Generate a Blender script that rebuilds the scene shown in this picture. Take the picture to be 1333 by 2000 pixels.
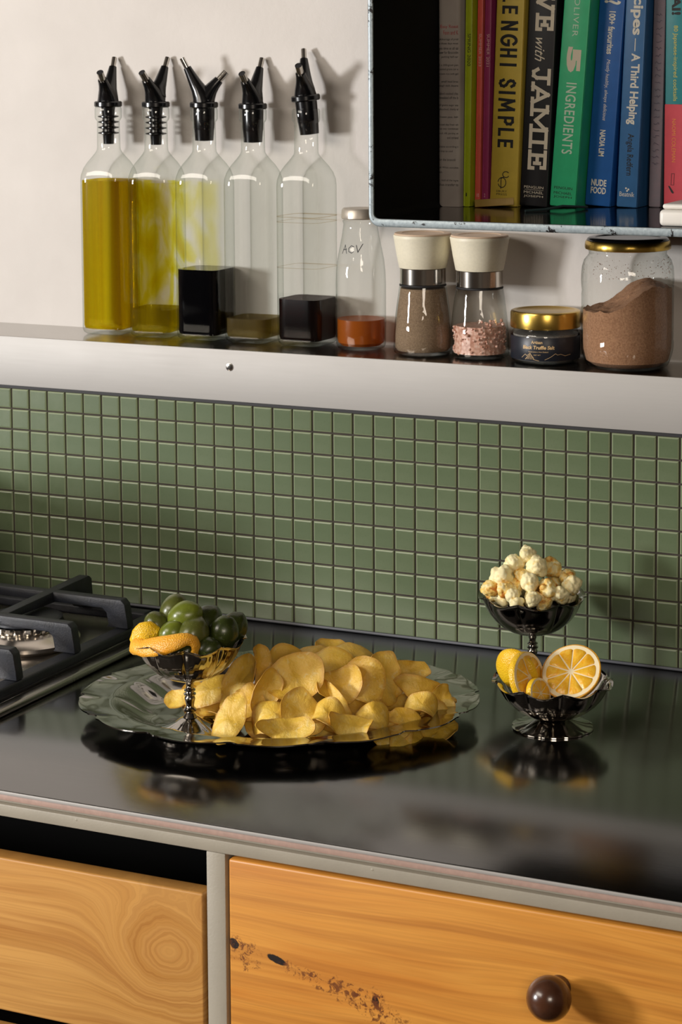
import bpy, bmesh, math, random
from math import sin, cos, pi, radians as rad, sqrt
from mathutils import Vector, Matrix, noise

for o in list(bpy.data.objects):
    bpy.data.objects.remove(o)
scene = bpy.context.scene
COL = scene.collection
ZC = -0.2475          # worktop level (z=0 is the top edge of the mosaic)
ZS = 0.0625           # ledge level

# ------------------------------------------------------------------ camera
cam_d = bpy.data.cameras.new('camera')
cam = bpy.data.objects.new('camera', cam_d); COL.objects.link(cam)
scene.camera = cam
cam_d.sensor_fit = 'VERTICAL'; cam_d.sensor_height = 36.0; cam_d.sensor_width = 24.0
cam_d.lens = 4409.28 * 36.0 / 2000.0
cam_d.shift_y = (495.85 - 1000.0) / 2000.0
Rr = Vector((0.9031461, 0.4292896, -0.0061243))
Dn = Vector((0.0363622, -0.0906973, -0.9952144))
Fw = Vector((-0.4277907, 0.8986014, -0.0975228))
mw = Matrix.Identity(4)
for i in range(3):
    mw[i][0] = Rr[i]; mw[i][1] = -Dn[i]; mw[i][2] = -Fw[i]
mw[0][3], mw[1][3], mw[2][3] = 1.50137717, -2.23517012, 0.41913315
cam.matrix_world = mw
cam_d.clip_start = 0.05
cam_d.dof.use_dof = True
cam_d.dof.focus_distance = 2.19
cam_d.dof.aperture_fstop = 22.0

# ------------------------------------------------------------------ world, lights, exposure
w = bpy.data.worlds.new('world'); scene.world = w; w.use_nodes = True
bg = w.node_tree.nodes['Background']
bg.inputs[0].default_value = (0.55, 0.62, 0.75, 1); bg.inputs[1].default_value = 0.15

def area(name, loc, target, sx, sy, power, col):
    l = bpy.data.lights.new(name, 'AREA'); l.shape = 'RECTANGLE'; l.size = sx; l.size_y = sy
    l.energy = power; l.color = col
    o = bpy.data.objects.new(name, l); COL.objects.link(o)
    o.location = loc
    d = Vector(target) - Vector(loc)
    o.rotation_euler = d.to_track_quat('-Z', 'Y').to_euler()
    return o
area('window_light', (-2.02, -2.66, 0.33), (0.5, 0.0, 0.1), 0.42, 0.50, 100, (0.98, 0.97, 0.97))
area('upper_fill_light', (-0.9, -2.5, 1.38), (0.45, 0.0, 0.15), 1.7, 1.0, 62, (1.0, 0.91, 0.80))  # fill lamp added above left, standing in for warm room bounce
area('right_fill_light', (2.4, -3.6, 0.9), (0.5, 0.0, 0.0), 0.9, 0.7, 30, (1.0, 0.87, 0.72))  # fill lamp added at the right to brighten the books

scene.view_settings.view_transform = 'Standard'
scene.view_settings.look = 'None'
scene.view_settings.gamma = 1.0
scene.view_settings.use_curve_mapping = False
scene.view_settings.exposure = 0.0
scene.cycles.use_denoising = True
scene.cycles.max_bounces = 14
scene.cycles.transparent_max_bounces = 40
scene.cycles.transmission_bounces = 10
scene.cycles.glossy_bounces = 6
scene.cycles.caustics_reflective = False
scene.cycles.caustics_refractive = False
scene.cycles.sample_clamp_indirect = 6.0

# ------------------------------------------------------------------ materials
def lin(c):
    return c / 12.92 if c <= 0.04045 else ((c + 0.055) / 1.055) ** 2.4
def S(r, g, b):
    return (lin(r / 255), lin(g / 255), lin(b / 255), 1.0)

class NT:
    def __init__(s, name):
        s.m = bpy.data.materials.new(name); s.m.use_nodes = True
        s.t = s.m.node_tree; s.n = s.t.nodes; s.n.clear()
        s.out = s.n.new('ShaderNodeOutputMaterial')
    def add(s, typ, **kw):
        nd = s.n.new(typ)
        for k, v in kw.items():
            if k.startswith('i_'):
                key = k[2:].replace('_', ' ')
                s.put(nd.inputs[key], v)
            elif k.startswith('n'):
                if k[1:].isdigit(): s.put(nd.inputs[int(k[1:])], v)
                else: setattr(nd, k, v)
            else: setattr(nd, k, v)
        return nd
    def put(s, sock, v):
        if isinstance(v, bpy.types.NodeSocket): s.t.links.new(v, sock)
        else: sock.default_value = v
    def surf(s, sh):
        s.t.links.new(sh, s.out.inputs['Surface']); return s.m
    def coords(s, kind='Object', scale=(1, 1, 1)):
        tc = s.add('ShaderNodeTexCoord'); mp = s.add('ShaderNodeMapping')
        s.t.links.new(tc.outputs[kind], mp.inputs['Vector']); mp.inputs['Scale'].default_value = scale
        return mp.outputs[0]
    def noise(s, vec, scale, detail=3, rough=0.55, dist=0.0):
        nd = s.add('ShaderNodeTexNoise'); s.put(nd.inputs['Vector'], vec)
        nd.inputs['Scale'].default_value = scale; nd.inputs['Detail'].default_value = detail
        nd.inputs['Roughness'].default_value = rough; nd.inputs['Distortion'].default_value = dist
        return nd.outputs['Fac']
    def ramp(s, fac, stops):
        nd = s.add('ShaderNodeValToRGB'); s.put(nd.inputs[0], fac)
        e = nd.color_ramp.elements
        while len(e) < len(stops): e.new(0.5)
        for el, (p, c) in zip(e, stops):
            el.position = p; el.color = c if len(c) == 4 else (*c, 1)
        return nd.outputs[0]
    def math(s, op, a, b=0.0, c=0.0, clamp=False):
        nd = s.add('ShaderNodeMath', operation=op, use_clamp=clamp)
        s.put(nd.inputs[0], a); s.put(nd.inputs[1], b); s.put(nd.inputs[2], c); return nd.outputs[0]
    def mix(s, fac, a, b, mode='MIX'):
        nd = s.add('ShaderNodeMix', data_type='RGBA', blend_type=mode)
        s.put(nd.inputs[0], fac); s.put(nd.inputs[6], a); s.put(nd.inputs[7], b); return nd.outputs[2]
    def bump(s, h, strength, dist=0.001):
        nd = s.add('ShaderNodeBump'); s.put(nd.inputs['Height'], h)
        nd.inputs['Strength'].default_value = strength; nd.inputs['Distance'].default_value = dist
        return nd.outputs[0]
    def pbr(s, color, rough=0.5, metal=0.0, normal=None, **kw):
        nd = s.add('ShaderNodeBsdfPrincipled')
        s.put(nd.inputs['Base Color'], color); s.put(nd.inputs['Roughness'], rough); s.put(nd.inputs['Metallic'], metal)
        if normal is not None: s.put(nd.inputs['Normal'], normal)
        for k, v in kw.items(): s.put(nd.inputs[k.replace('_', ' ')], v)
        return nd.outputs[0]

MATS = {}
def simple(name, col, rough=0.5, metal=0.0, var=0.0, vscale=60, bump=0.0, bscale=400, **kw):
    if name in MATS: return MATS[name]
    t = NT(name); v = t.coords()
    c = col
    if var > 0:
        f = t.noise(v, vscale, 4)
        d = tuple(x * (1 - var) for x in col[:3]) + (1,); l = tuple(min(1, x * (1 + var)) for x in col[:3]) + (1,)
        c = t.ramp(f, [(0.3, d), (0.7, l)])
    nrm = t.bump(t.noise(v, bscale, 3), bump) if bump > 0 else None
    MATS[name] = t.surf(t.pbr(c, rough, metal, nrm, **kw)); return MATS[name]

def m_plaster():
    t = NT('plaster'); v = t.coords()
    h = t.noise(v, 90, 5, 0.65); h2 = t.noise(v, 9, 3)
    c = t.ramp(h2, [(0.3, S(208, 202, 196)), (0.7, S(216, 210, 204))])
    hh = t.math('ADD', h, t.math('MULTIPLY', h2, 1.5))
    return t.surf(t.pbr(c, 0.8, 0, t.bump(hh, 0.35, 0.0015)))
def m_tile():
    t = NT('green_glaze'); v = t.coords()
    oi = t.add('ShaderNodeObjectInfo')
    n = t.noise(v, 35, 3); n2 = t.noise(v, 500, 2)
    c = t.ramp(n, [(0.25, S(91, 105, 76)), (0.75, S(104, 116, 89))])
    c = t.mix(t.math('MULTIPLY', oi.outputs['Random'], 0.45), c, S(84, 100, 72))
    sp = t.ramp(n2, [(0.62, (0, 0, 0)), (0.72, (1, 1, 1))])
    c = t.mix(t.math('MULTIPLY', sp, 0.25), c, S(60, 74, 50))
    tc = t.add('ShaderNodeTexCoord'); sp_ = t.add('ShaderNodeSeparateXYZ'); t.t.links.new(tc.outputs['Object'], sp_.inputs[0])
    def edge(o_):
        fr_ = t.math('FRACT', t.math('ADD', t.math('MULTIPLY', o_, 1 / 0.025), 20.5))
        return t.math('ABSOLUTE', t.math('SUBTRACT', fr_, 0.5))
    e_ = t.math('MAXIMUM', edge(sp_.outputs[0]), edge(sp_.outputs[2]))
    c = t.mix(t.ramp(e_, [(0.385, (0,) * 3), (0.43, (0.75,) * 3)]), c, S(150, 160, 128))  # bevel glints painted in as lighter colour along the tile edges
    return t.surf(t.pbr(c, 0.27, 0, t.bump(t.noise(v, 120, 3), 0.06, 0.001), Specular_IOR_Level=0.45))
def m_steel(name, base, rough, stretch=(1, 60, 60), bs=0.08, smudge=0.12, metal=1.0):
    t = NT(name); v = t.coords(scale=stretch); v2 = t.coords()
    n = t.noise(v, 12, 4, 0.6); sm = t.noise(v2, 7, 4, 0.6)
    r = t.math('ADD', rough - smudge / 2, t.math('MULTIPLY', sm, smudge))
    r = t.math('ADD', r, t.math('MULTIPLY', n, 0.06))
    c = t.mix(t.math('MULTIPLY', n, 0.3), base, tuple(x * 0.8 for x in base[:3]) + (1,))
    return t.surf(t.pbr(c, r, metal, t.bump(n, bs, 0.0004)))
def m_silver(name='polished_silver', rough=0.06):
    t = NT(name); v = t.coords()
    return t.surf(t.pbr(S(170, 166, 160), t.math('ADD', rough, t.math('MULTIPLY', t.noise(v, 40, 3), 0.06)), 1.0, t.bump(t.noise(v, 30, 2), 0.04, 0.002)))
def m_iron():
    t = NT('cast_iron'); v = t.coords()
    n = t.noise(v, 420, 4, 0.7)
    return t.surf(t.pbr(t.ramp(t.noise(v, 60, 4), [(0.3, S(17, 19, 26)), (0.8, S(32, 36, 46))]), 0.48, 0.0, t.bump(n, 0.5, 0.0006), Specular_IOR_Level=0.6))
def glass_like(name, tint, edge, refl=0.85, rough=0.02, wob=0.0):
    """thin clear wall: tinted pass-through with a facing-dependent gloss"""
    t = NT(name)
    lw = t.add('ShaderNodeLayerWeight'); lw.inputs['Blend'].default_value = 0.5
    f = lw.outputs['Facing']
    e = t.math('POWER', f, 3.0)
    g = t.math('ADD', 0.045, t.math('MULTIPLY', t.math('POWER', f, 4.5), refl))
    tr = t.add('ShaderNodeBsdfTransparent'); t.put(tr.inputs[0], t.mix(e, tint, edge))
    gl = t.add('ShaderNodeBsdfGlossy'); gl.inputs['Roughness'].default_value = rough
    if wob: t.put(gl.inputs['Normal'], t.bump(t.noise(t.coords(), 25, 2), wob, 0.004))
    mx = t.add('ShaderNodeMixShader'); t.put(mx.inputs[0], g)
    t.t.links.new(tr.outputs[0], mx.inputs[1]); t.t.links.new(gl.outputs[0], mx.inputs[2])
    return t.surf(mx.outputs[0])
def liquid(name, tint, solid, refr=0.55, body=0.15, ior=1.45, bands=0.0, tint2=None):
    t = NT(name)
    tr = t.add('ShaderNodeBsdfTransparent'); rf = t.add('ShaderNodeBsdfGlass')
    col = tint
    if tint2:
        v = t.coords(scale=(1, 1, 0.02)); col = t.mix(t.ramp(t.noise(v, 60, 1, 0.5), [(0.4, (0, 0, 0)), (0.6, (1, 1, 1))]), tint, tint2)  # vertical bands of refracted light and shade painted into the liquid tint
    t.put(tr.inputs[0], col); t.put(rf.inputs[0], col); rf.inputs['IOR'].default_value = ior; rf.inputs['Roughness'].default_value = 0.03
    m1 = t.add('ShaderNodeMixShader'); m1.inputs[0].default_value = refr
    t.t.links.new(tr.outputs[0], m1.inputs[1]); t.t.links.new(rf.outputs[0], m1.inputs[2])
    pb = t.pbr(solid, 0.25)
    m2 = t.add('ShaderNodeMixShader'); m2.inputs[0].default_value = body
    t.t.links.new(m1.outputs[0], m2.inputs[1]); t.t.links.new(pb, m2.inputs[2])
    return t.surf(m2.outputs[0])
def m_wood(name, base_stops, knots, spots, scale=1.0):
    """knots: (x,z,r) swirl centres; spots: (x,z,rx,rz,strength) dark marks - object space"""
    t = NT(name)
    tc = t.add('ShaderNodeTexCoord'); sx = t.add('ShaderNodeSeparateXYZ')
    t.t.links.new(tc.outputs['Object'], sx.inputs[0])
    X, Z = sx.outputs[0], sx.outputs[2]
    # slow warp of the grain direction
    cbw = t.add('ShaderNodeCombineXYZ'); t.put(cbw.inputs[0], X); t.put(cbw.inputs[2], t.math('MULTIPLY', Z, 2.5))
    zz = t.math('ADD', Z, t.math('MULTIPLY', t.math('SUBTRACT', t.noise(cbw.outputs[0], 5, 1, 0.4), 0.5), 0.016))
    masks = []
    for (kx, kz, kr) in knots:
        dx = t.math('MULTIPLY', t.math('SUBTRACT', X, kx), 0.75); dz = t.math('SUBTRACT', Z, kz)
        d = t.math('SQRT', t.math('ADD', t.math('MULTIPLY', dx, dx), t.math('MULTIPLY', dz, dz)))
        d = t.math('ADD', d, t.math('MULTIPLY', t.math('SUBTRACT', t.noise(tc.outputs['Object'], 22, 3, 0.6), 0.5), 0.018))
        g = t.math('MULTIPLY', 0.42, t.math('POWER', 2.718, t.math('MULTIPLY', t.math('MULTIPLY', d, d), -1 / (kr * kr))))
        zz = t.math('ADD', t.math('MULTIPLY', zz, t.math('SUBTRACT', 1.0, g)), t.math('MULTIPLY', g, t.math('MULTIPLY', d, 0.6)))
        masks.append(g)
    def grain(sx_, sz_, sc, det, ro=0.55):
        cb = t.add('ShaderNodeCombineXYZ'); t.put(cb.inputs[0], t.math('MULTIPLY', X, sx_)); t.put(cb.inputs[1], 0.3); t.put(cb.inputs[2], t.math('MULTIPLY', zz, sz_))
        return t.noise(cb.outputs[0], sc, det, ro)
    c = t.ramp(grain(1.0, 11, 3.0, 3), base_stops)
    streak = grain(1.3, 60, 2.2, 3)
    c = t.mix(t.ramp(streak, [(0.46, (0,) * 3), (0.70, (0.42,) * 3)]), c, S(150, 84, 26))
    fine = grain(6, 420, 1.6, 3)
    c = t.mix(t.ramp(fine, [(0.4, (0,) * 3), (0.75, (0.22,) * 3)]), c, S(120, 66, 18))
    for g in masks:
        c = t.mix(t.math('MULTIPLY', g, 0.26), c, S(160, 98, 44))
    nb = t.noise(tc.outputs['Object'], 170, 4, 0.75, 0.6)
    for (px, pz, rx, rz, st) in spots:
        dx = t.math('MULTIPLY', t.math('SUBTRACT', X, px), 1 / rx); dz = t.math('MULTIPLY', t.math('SUBTRACT', t.math('ADD', Z, t.math('MULTIPLY', t.math('SUBTRACT', X, px), 0.25)), pz), 1 / rz)
        d = t.math('SQRT', t.math('ADD', t.math('MULTIPLY', dx, dx), t.math('MULTIPLY', dz, dz)))
        q = t.math('SUBTRACT', 1.0, d)
        solid = st >= 1.0
        k = t.math('ADD', t.math('MULTIPLY', q, 1.6 if solid else 0.55), t.math('MULTIPLY', t.math('SUBTRACT', nb, 0.5 if solid else 0.56), 2.0 if solid else 5.0))
        k = t.math('MULTIPLY', t.math('MULTIPLY', k, 4.0 if solid else 2.2, clamp=True), t.math('MULTIPLY', q, 5.0, clamp=True))
        c = t.mix(t.math('MULTIPLY', k, min(st, 1.0)), c, S(26, 16, 10) if solid else S(104, 54, 22))
    return t.surf(t.pbr(c, 0.38, 0, t.bump(fine, 0.06, 0.0005), Coat_Weight=0.12, Coat_Roughness=0.25))
def m_chip():
    t = NT('fried_potato'); v = t.coords()
    oi = t.add('ShaderNodeObjectInfo')
    n = t.noise(v, 45, 4, 0.6); n2 = t.noise(v, 420, 4, 0.7); n3 = t.noise(v, 900, 2)
    c = t.ramp(n, [(0.2, S(242, 194, 58)), (0.5, S(252, 214, 88)), (0.8, S(255, 232, 140))])
    c = t.mix(t.math('MULTIPLY', oi.outputs['Random'], 0.4), c, S(240, 184, 44))
    c = t.mix(t.ramp(n2, [(0.56, (0,) * 3), (0.78, (0.5,) * 3)]), c, S(214, 150, 48))
    at = t.add('ShaderNodeAttribute', attribute_name='edge')
    ed = t.ramp(t.math('ADD', at.outputs['Fac'], t.math('MULTIPLY', t.math('SUBTRACT', n, 0.5), 0.35)), [(0.84, (0,) * 3), (1.02, (0.55,) * 3)])
    c = t.mix(ed, c, S(206, 140, 40))
    bl = t.ramp(t.noise(v, 170, 2, 0.5, 0.8), [(0.60, (0,) * 3), (0.70, (0.55,) * 3)])
    c = t.mix(bl, c, S(250, 226, 150))
    p = t.pbr(c, 0.33, 0, t.bump(t.math('ADD', n2, t.math('MULTIPLY', n, 2.0)), 0.6, 0.0012), Specular_IOR_Level=0.6)
    tl = t.add('ShaderNodeBsdfTranslucent'); t.put(tl.inputs[0], t.mix(0.5, c, S(240, 180, 50)))
    mx = t.add('ShaderNodeMixShader'); mx.inputs[0].default_value = 0.2
    t.t.links.new(p, mx.inputs[1]); t.t.links.new(tl.outputs[0], mx.inputs[2])
    return t.surf(mx.outputs[0])
def m_popcorn(name, brown):
    t = NT(name); v = t.coords()
    n = t.noise(v, 110, 4, 0.6, 0.5)
    lo, hi = (0.40, 0.66) if brown else (0.56, 0.84)
    c = t.ramp(n, [(lo, S(252, 238, 188)), ((lo + hi) / 2, S(246, 208, 112)), (hi, S(190, 116, 34))])
    return t.surf(t.pbr(c, 0.55, 0, t.bump(t.noise(v, 600, 4), 0.4, 0.0008), Subsurface_Weight=0.25, Subsurface_Radius=(0.004, 0.003, 0.0015)))
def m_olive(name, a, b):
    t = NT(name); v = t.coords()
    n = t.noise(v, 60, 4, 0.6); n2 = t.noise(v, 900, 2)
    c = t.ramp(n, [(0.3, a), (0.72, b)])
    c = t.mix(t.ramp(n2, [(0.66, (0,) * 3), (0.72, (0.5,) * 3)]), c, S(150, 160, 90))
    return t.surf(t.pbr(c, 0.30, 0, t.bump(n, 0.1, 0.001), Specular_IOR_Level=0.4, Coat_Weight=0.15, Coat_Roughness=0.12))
def m_rind(name, a, b):
    t = NT(name); v = t.coords()
    vo = t.add('ShaderNodeTexVoronoi'); t.put(vo.inputs['Vector'], v); vo.inputs['Scale'].default_value = 700
    c = t.ramp(t.noise(v, 60, 3), [(0.3, a), (0.7, b)])
    return t.surf(t.pbr(c, 0.35, 0, t.bump(vo.outputs['Distance'], 0.5, 0.0008), Subsurface_Weight=0.1, Subsurface_Radius=(0.004, 0.002, 0.0005)))
def m_pulp():
    t = NT('orange_pulp'); v = t.coords(scale=(1, 1, 1))
    n = t.noise(v, 220, 4, 0.6, 0.8)
    c = t.ramp(n, [(0.3, S(246, 172, 22)), (0.7, S(255, 206, 72))])
    return t.surf(t.pbr(c, 0.25, 0, t.bump(n, 0.5, 0.001), Subsurface_Weight=0.3, Subsurface_Radius=(0.006, 0.003, 0.0008)))
def m_rim():
    t = NT('chipped_enamel'); v = t.coords()
    n = t.noise(v, 38, 5, 0.75, 0.4); n2 = t.noise(v, 300, 3)
    c = t.ramp(n2, [(0.3, S(140, 152, 158)), (0.75, S(170, 182, 186))])
    k = t.ramp(n, [(0.56, (0,) * 3), (0.60, (1,) * 3)])
    c = t.mix(k, c, S(30, 28, 30))
    return t.surf(t.pbr(c, 0.4, 0.25, t.bump(n, 0.2, 0.001)))
def m_salt():
    t = NT('pink_salt'); v = t.coords(); oi = t.add('ShaderNodeTexVoronoi'); t.put(oi.inputs['Vector'], v); oi.inputs['Scale'].default_value = 260
    c = t.ramp(oi.outputs['Distance'], [(0.0, S(236, 208, 194)), (0.5, S(216, 170, 150)), (1.0, S(176, 122, 100))])
    return t.surf(t.pbr(c, 0.35, 0, None, Subsurface_Weight=0.3, Subsurface_Radius=(0.003, 0.001, 0.001)))
def m_powder(name, a, b, sc=300):
    t = NT(name); v = t.coords()
    n = t.noise(v, sc, 5, 0.75)
    return t.surf(t.pbr(t.ramp(n, [(0.3, a), (0.7, b)]), 0.95, 0, t.bump(n, 0.5, 0.001)))
def m_page():
    t = NT('newsprint'); v = t.coords()
    c = t.ramp(t.noise(v, 12, 3), [(0.35, S(150, 140, 134)), (0.7, S(186, 178, 170))])
    return t.surf(t.pbr(c, 0.8))

PLASTER = m_plaster(); TILE = m_tile()
GROUT = simple('grout', S(62, 56, 50), 0.95, bump=0.4, bscale=900, var=0.2)
BLACKGAP = simple('black_sealant', S(26, 25, 28), 0.6)
SEAL = simple('grey_silicone', S(98, 100, 106), 0.45)
LEDGE = m_steel('ledge_steel', S(180, 177, 173), 0.58, (1, 30, 30), 0.05, 0.12, 0.35)
LEDGETOP = m_steel('ledge_top_steel', S(176, 172, 166), 0.15, (1, 30, 30), 0.03, 0.08)
TOPSTEEL = m_steel('worktop_steel', S(128, 127, 126), 0.12, (2, 40, 40), 0.03, 0.08)
HOBSTEEL = m_steel('hob_steel', S(165, 160, 155), 0.22)
SILVER = m_silver()
IRON = m_iron()
BLACKP = simple('black_plastic', S(10, 10, 12), 0.22, Specular_IOR_Level=0.6)
CHROME = simple('chrome', S(205, 200, 192), 0.16, 1.0)
GLASS = glass_like('clear_glass', (0.972, 0.982, 0.972, 1), (0.60, 0.65, 0.60, 1), 0.7, wob=0.25)
GLASS2 = glass_like('jar_glass', (0.975, 0.985, 0.978, 1), (0.62, 0.66, 0.63, 1), 0.7, wob=0.6)
OIL = liquid('olive_oil', S(244, 232, 84), S(150, 130, 6), 0.30, 0.08, tint2=S(226, 200, 54))
OIL2 = liquid('pale_oil', S(240, 232, 110), S(170, 150, 20), 0.35, 0.05)
BALSAMIC = simple('balsamic', S(5, 5, 7), 0.08, Specular_IOR_Level=0.15)
PALEV = liquid('pale_vinegar', S(226, 214, 160), S(140, 120, 70), 0.35, 0.18)
REDV = liquid('red_vinegar', S(110, 34, 14), S(14, 4, 3), 0.2, 0.35)
CIDER = liquid('cider_vinegar', S(232, 158, 70), S(176, 92, 26), 0.15, 0.6)
LIDM = simple('tin_lid', S(196, 186, 172), 0.42, 0.6)
BURNM = simple('burner_metal', S(214, 206, 196), 0.26, 1.0)
CREAM = simple('cream_ceramic', S(232, 224, 200), 0.45, var=0.04, vscale=400)
CREAMTOP = simple('cream_top', S(214, 186, 158), 0.5, var=0.05)
GOLD = simple('gold_metal', S(206, 172, 84), 0.26, 1.0)
CASEBLACK = simple('black_enamel', S(8, 8, 9), 0.7, Specular_IOR_Level=0.15)
CASEFLOOR = simple('black_gloss_enamel', S(9, 9, 11), 0.12, bump=0.04, bscale=60, Specular_IOR_Level=0.6)
RIM = m_rim()
FRAME = simple('greige_paint', S(160, 153, 138), 0.5, var=0.05, vscale=30, bump=0.15, bscale=500)
PLYEDGE = simple('pinkish_edge', S(176, 148, 136), 0.5, var=0.08, vscale=200)
DARKIN = simple('dark_interior', S(14, 13, 12), 0.9)
KNOBW = simple('walnut_knob', S(74, 44, 28), 0.25, var=0.3, vscale=60, Coat_Weight=0.4, Coat_Roughness=0.15)
WOOD_L = m_wood('pine_left', [(0.3, S(198, 142, 72)), (0.5, S(216, 162, 90)), (0.7, S(206, 150, 78))], [(0.560, -0.368, 0.036)], [(0.5815, -0.452, 0.004, 0.012, 1.0)])
WOOD_R = m_wood('pine_right', [(0.3, S(196, 122, 42)), (0.5, S(216, 150, 64)), (0.7, S(204, 134, 50))], [],
                [(0.6235, -0.3475, 0.0055, 0.0050, 1.0), (0.634, -0.3555, 0.018, 0.018, 0.9), (0.6635, -0.3545, 0.0105, 0.0040, 1.0), (0.69, -0.3635, 0.028, 0.009, 0.85),
                 (0.722, -0.370, 0.030, 0.013, 0.9), (0.7550, -0.374, 0.0036, 0.0050, 1.0), (0.752, -0.378, 0.020, 0.018, 0.95), (0.776, -0.386, 0.014, 0.008, 0.7)])
CHIP = m_chip()
POP1 = m_popcorn('popcorn_white', False); POP2 = m_popcorn('popcorn_caramel', True)
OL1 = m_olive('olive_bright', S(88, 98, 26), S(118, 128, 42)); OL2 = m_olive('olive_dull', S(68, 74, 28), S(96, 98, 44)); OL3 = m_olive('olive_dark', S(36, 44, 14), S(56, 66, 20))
RIND = m_rind('orange_rind', S(238, 160, 34), S(248, 188, 66)); RINDY = m_rind('yellow_rind', S(232, 180, 16), S(244, 200, 40))
PITH = simple('pith', S(250, 232, 190), 0.6, var=0.03); PULP = m_pulp()
PITHO = simple('peel_inside', S(240, 178, 70), 0.6, var=0.1)

# ------------------------------------------------------------------ mesh helpers
def link(name, me, mat, parent=None, smooth=True, angle=40):
    if mat is not None:
        for m in (mat if isinstance(mat, (list, tuple)) else [mat]): me.materials.append(m)
    if smooth:
        me.shade_smooth()
        if angle: me.set_sharp_from_angle(angle=rad(angle))
    o = bpy.data.objects.new(name, me); COL.objects.link(o)
    if parent is not None: o.parent = parent
    return o
def pyd(name, vs, fs, mat, parent=None, smooth=True, angle=40):
    me = bpy.data.meshes.new(name); me.from_pydata([tuple(v) for v in vs], [], fs); me.update()
    bm = bmesh.new(); bm.from_mesh(me); bmesh.ops.recalc_face_normals(bm, faces=bm.faces); bm.to_mesh(me); bm.free()
    return link(name, me, mat, parent, smooth, angle)
def from_bm(name, bm, mat, parent=None, smooth=True, angle=40):
    me = bpy.data.meshes.new(name); bm.to_mesh(me); bm.free(); return link(name, me, mat, parent, smooth, angle)
def add_box(bm, x0, x1, y0, y1, z0, z1, bev=0.0, seg=2, M=None):
    r = bmesh.ops.create_cube(bm, size=1.0)
    vs = r['verts']
    for v in vs:
        v.co = Vector(((x0 + x1) / 2 + v.co.x * (x1 - x0), (y0 + y1) / 2 + v.co.y * (y1 - y0), (z0 + z1) / 2 + v.co.z * (z1 - z0)))
    if bev > 0:
        es = list({e for v in vs for e in v.link_edges})
        r2 = bmesh.ops.bevel(bm, geom=es, offset=bev, segments=seg, affect='EDGES', profile=0.5)
        vs = list({v for f in r2['faces'] for v in f.verts} | {v for v in vs if v.is_valid})
    if M is not None: bmesh.ops.transform(bm, matrix=M, verts=[v for v in vs if v.is_valid])
    return vs
def box(name, x0, x1, y0, y1, z0, z1, mat, parent=None, bev=0.0, seg=2, M=None):
    bm = bmesh.new(); add_box(bm, x0, x1, y0, y1, z0, z1, bev, seg, M); return from_bm(name, bm, mat, parent)
def lathe(name, prof, mat, parent=None, n=48, mod=None, M=None, angle=38, zmod=None):
    """prof: list of (r,z); r==0 closes with a pole"""
    vs, fs, rings = [], [], []
    for (r, z) in prof:
        if r <= 1e-9: rings.append([len(vs)]); vs.append(Vector((0, 0, z)))
        else:
            ring = []
            for k in range(n):
                a = 2 * pi * k / n
                rr = r * (mod(a, r, z) if mod else 1.0); zz = z + (zmod(a, r, z) if zmod else 0.0)
                ring.append(len(vs)); vs.append(Vector((rr * cos(a), rr * sin(a), zz)))
            rings.append(ring)
    for A, B in zip(rings, rings[1:]):
        for k in range(n):
            k2 = (k + 1) % n
            if len(A) == 1 and len(B) == 1: break
            if len(A) == 1: fs.append((A[0], B[k], B[k2]))
            elif len(B) == 1: fs.append((A[k], A[k2], B[0]))
            else: fs.append((A[k], A[k2], B[k2], B[k]))
    if M is not None: vs = [M @ v for v in vs]
    return pyd(name, vs, fs, mat, parent, True, angle)
def loft(name, secs, mat, parent=None, cap0=True, cap1=True, angle=50):
    """secs: list of rings (equal-length lists of Vectors)"""
    n = len(secs[0]); vs = [v for s_ in secs for v in s_]; fs = []
    for i in range(len(secs) - 1):
        for k in range(n):
            k2 = (k + 1) % n
            fs.append((i * n + k, i * n + k2, (i + 1) * n + k2, (i + 1) * n + k))
    if cap0: fs.append(tuple(reversed(range(n))))
    if cap1: fs.append(tuple(range((len(secs) - 1) * n, len(secs) * n)))
    return pyd(name, vs, fs, mat, parent, True, angle)
def tube(name, pts, radii, mat, parent=None, n=14, cap=True):
    pts = [Vector(p) for p in pts]; secs = []
    up = Vector((0.13, 0.31, 0.94))
    for i, p in enumerate(pts):
        d = (pts[min(i + 1, len(pts) - 1)] - pts[max(i - 1, 0)]).normalized()
        a = d.cross(up).normalized(); b = d.cross(a).normalized()
        r = radii[i] if isinstance(radii, (list, tuple)) else radii
        secs.append([p + a * cos(2 * pi * k / n) * r + b * sin(2 * pi * k / n) * r for k in range(n)])
    return loft(name, secs, mat, parent, cap, cap)
def empty(name, loc, label, cat, group=None, rz=0.0):
    o = bpy.data.objects.new(name, None); COL.objects.link(o); o.location = loc; o.rotation_euler = (0, 0, rz)
    o.empty_display_size = 0.02
    return tag(o, label, cat, group)
def tag(o, label, cat, group=None):
    o['label'] = label; o['category'] = cat
    if group: o['group'] = group
    return o
def struct(o): o['kind'] = 'structure'; return o

_dg = None
def text_verts(body, bold=0.0, shear=0.0, spacing=1.0, extr=0.0):
    cu = bpy.data.curves.new('lettering', 'FONT'); cu.body = body; cu.offset = bold; cu.shear = shear
    cu.space_character = spacing; cu.resolution_u = 3; cu.fill_mode = 'BOTH'
    o = bpy.data.objects.new('lettering', cu); COL.objects.link(o)
    me = bpy.data.meshes.new_from_object(o.evaluated_get(bpy.context.evaluated_depsgraph_get()))
    vs = [v.co.copy() for v in me.vertices]; fs = [tuple(p.vertices) for p in me.polygons]
    bpy.data.objects.remove(o); bpy.data.curves.remove(cu); bpy.data.meshes.remove(me)
    if not vs: return [], []
    x0 = min(v.x for v in vs); x1 = max(v.x for v in vs); y0 = min(v.y for v in vs); y1 = max(v.y for v in vs)
    return [((v.x - x0) / (x1 - x0), (v.y - y0) / (y1 - y0)) for v in vs], fs
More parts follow.
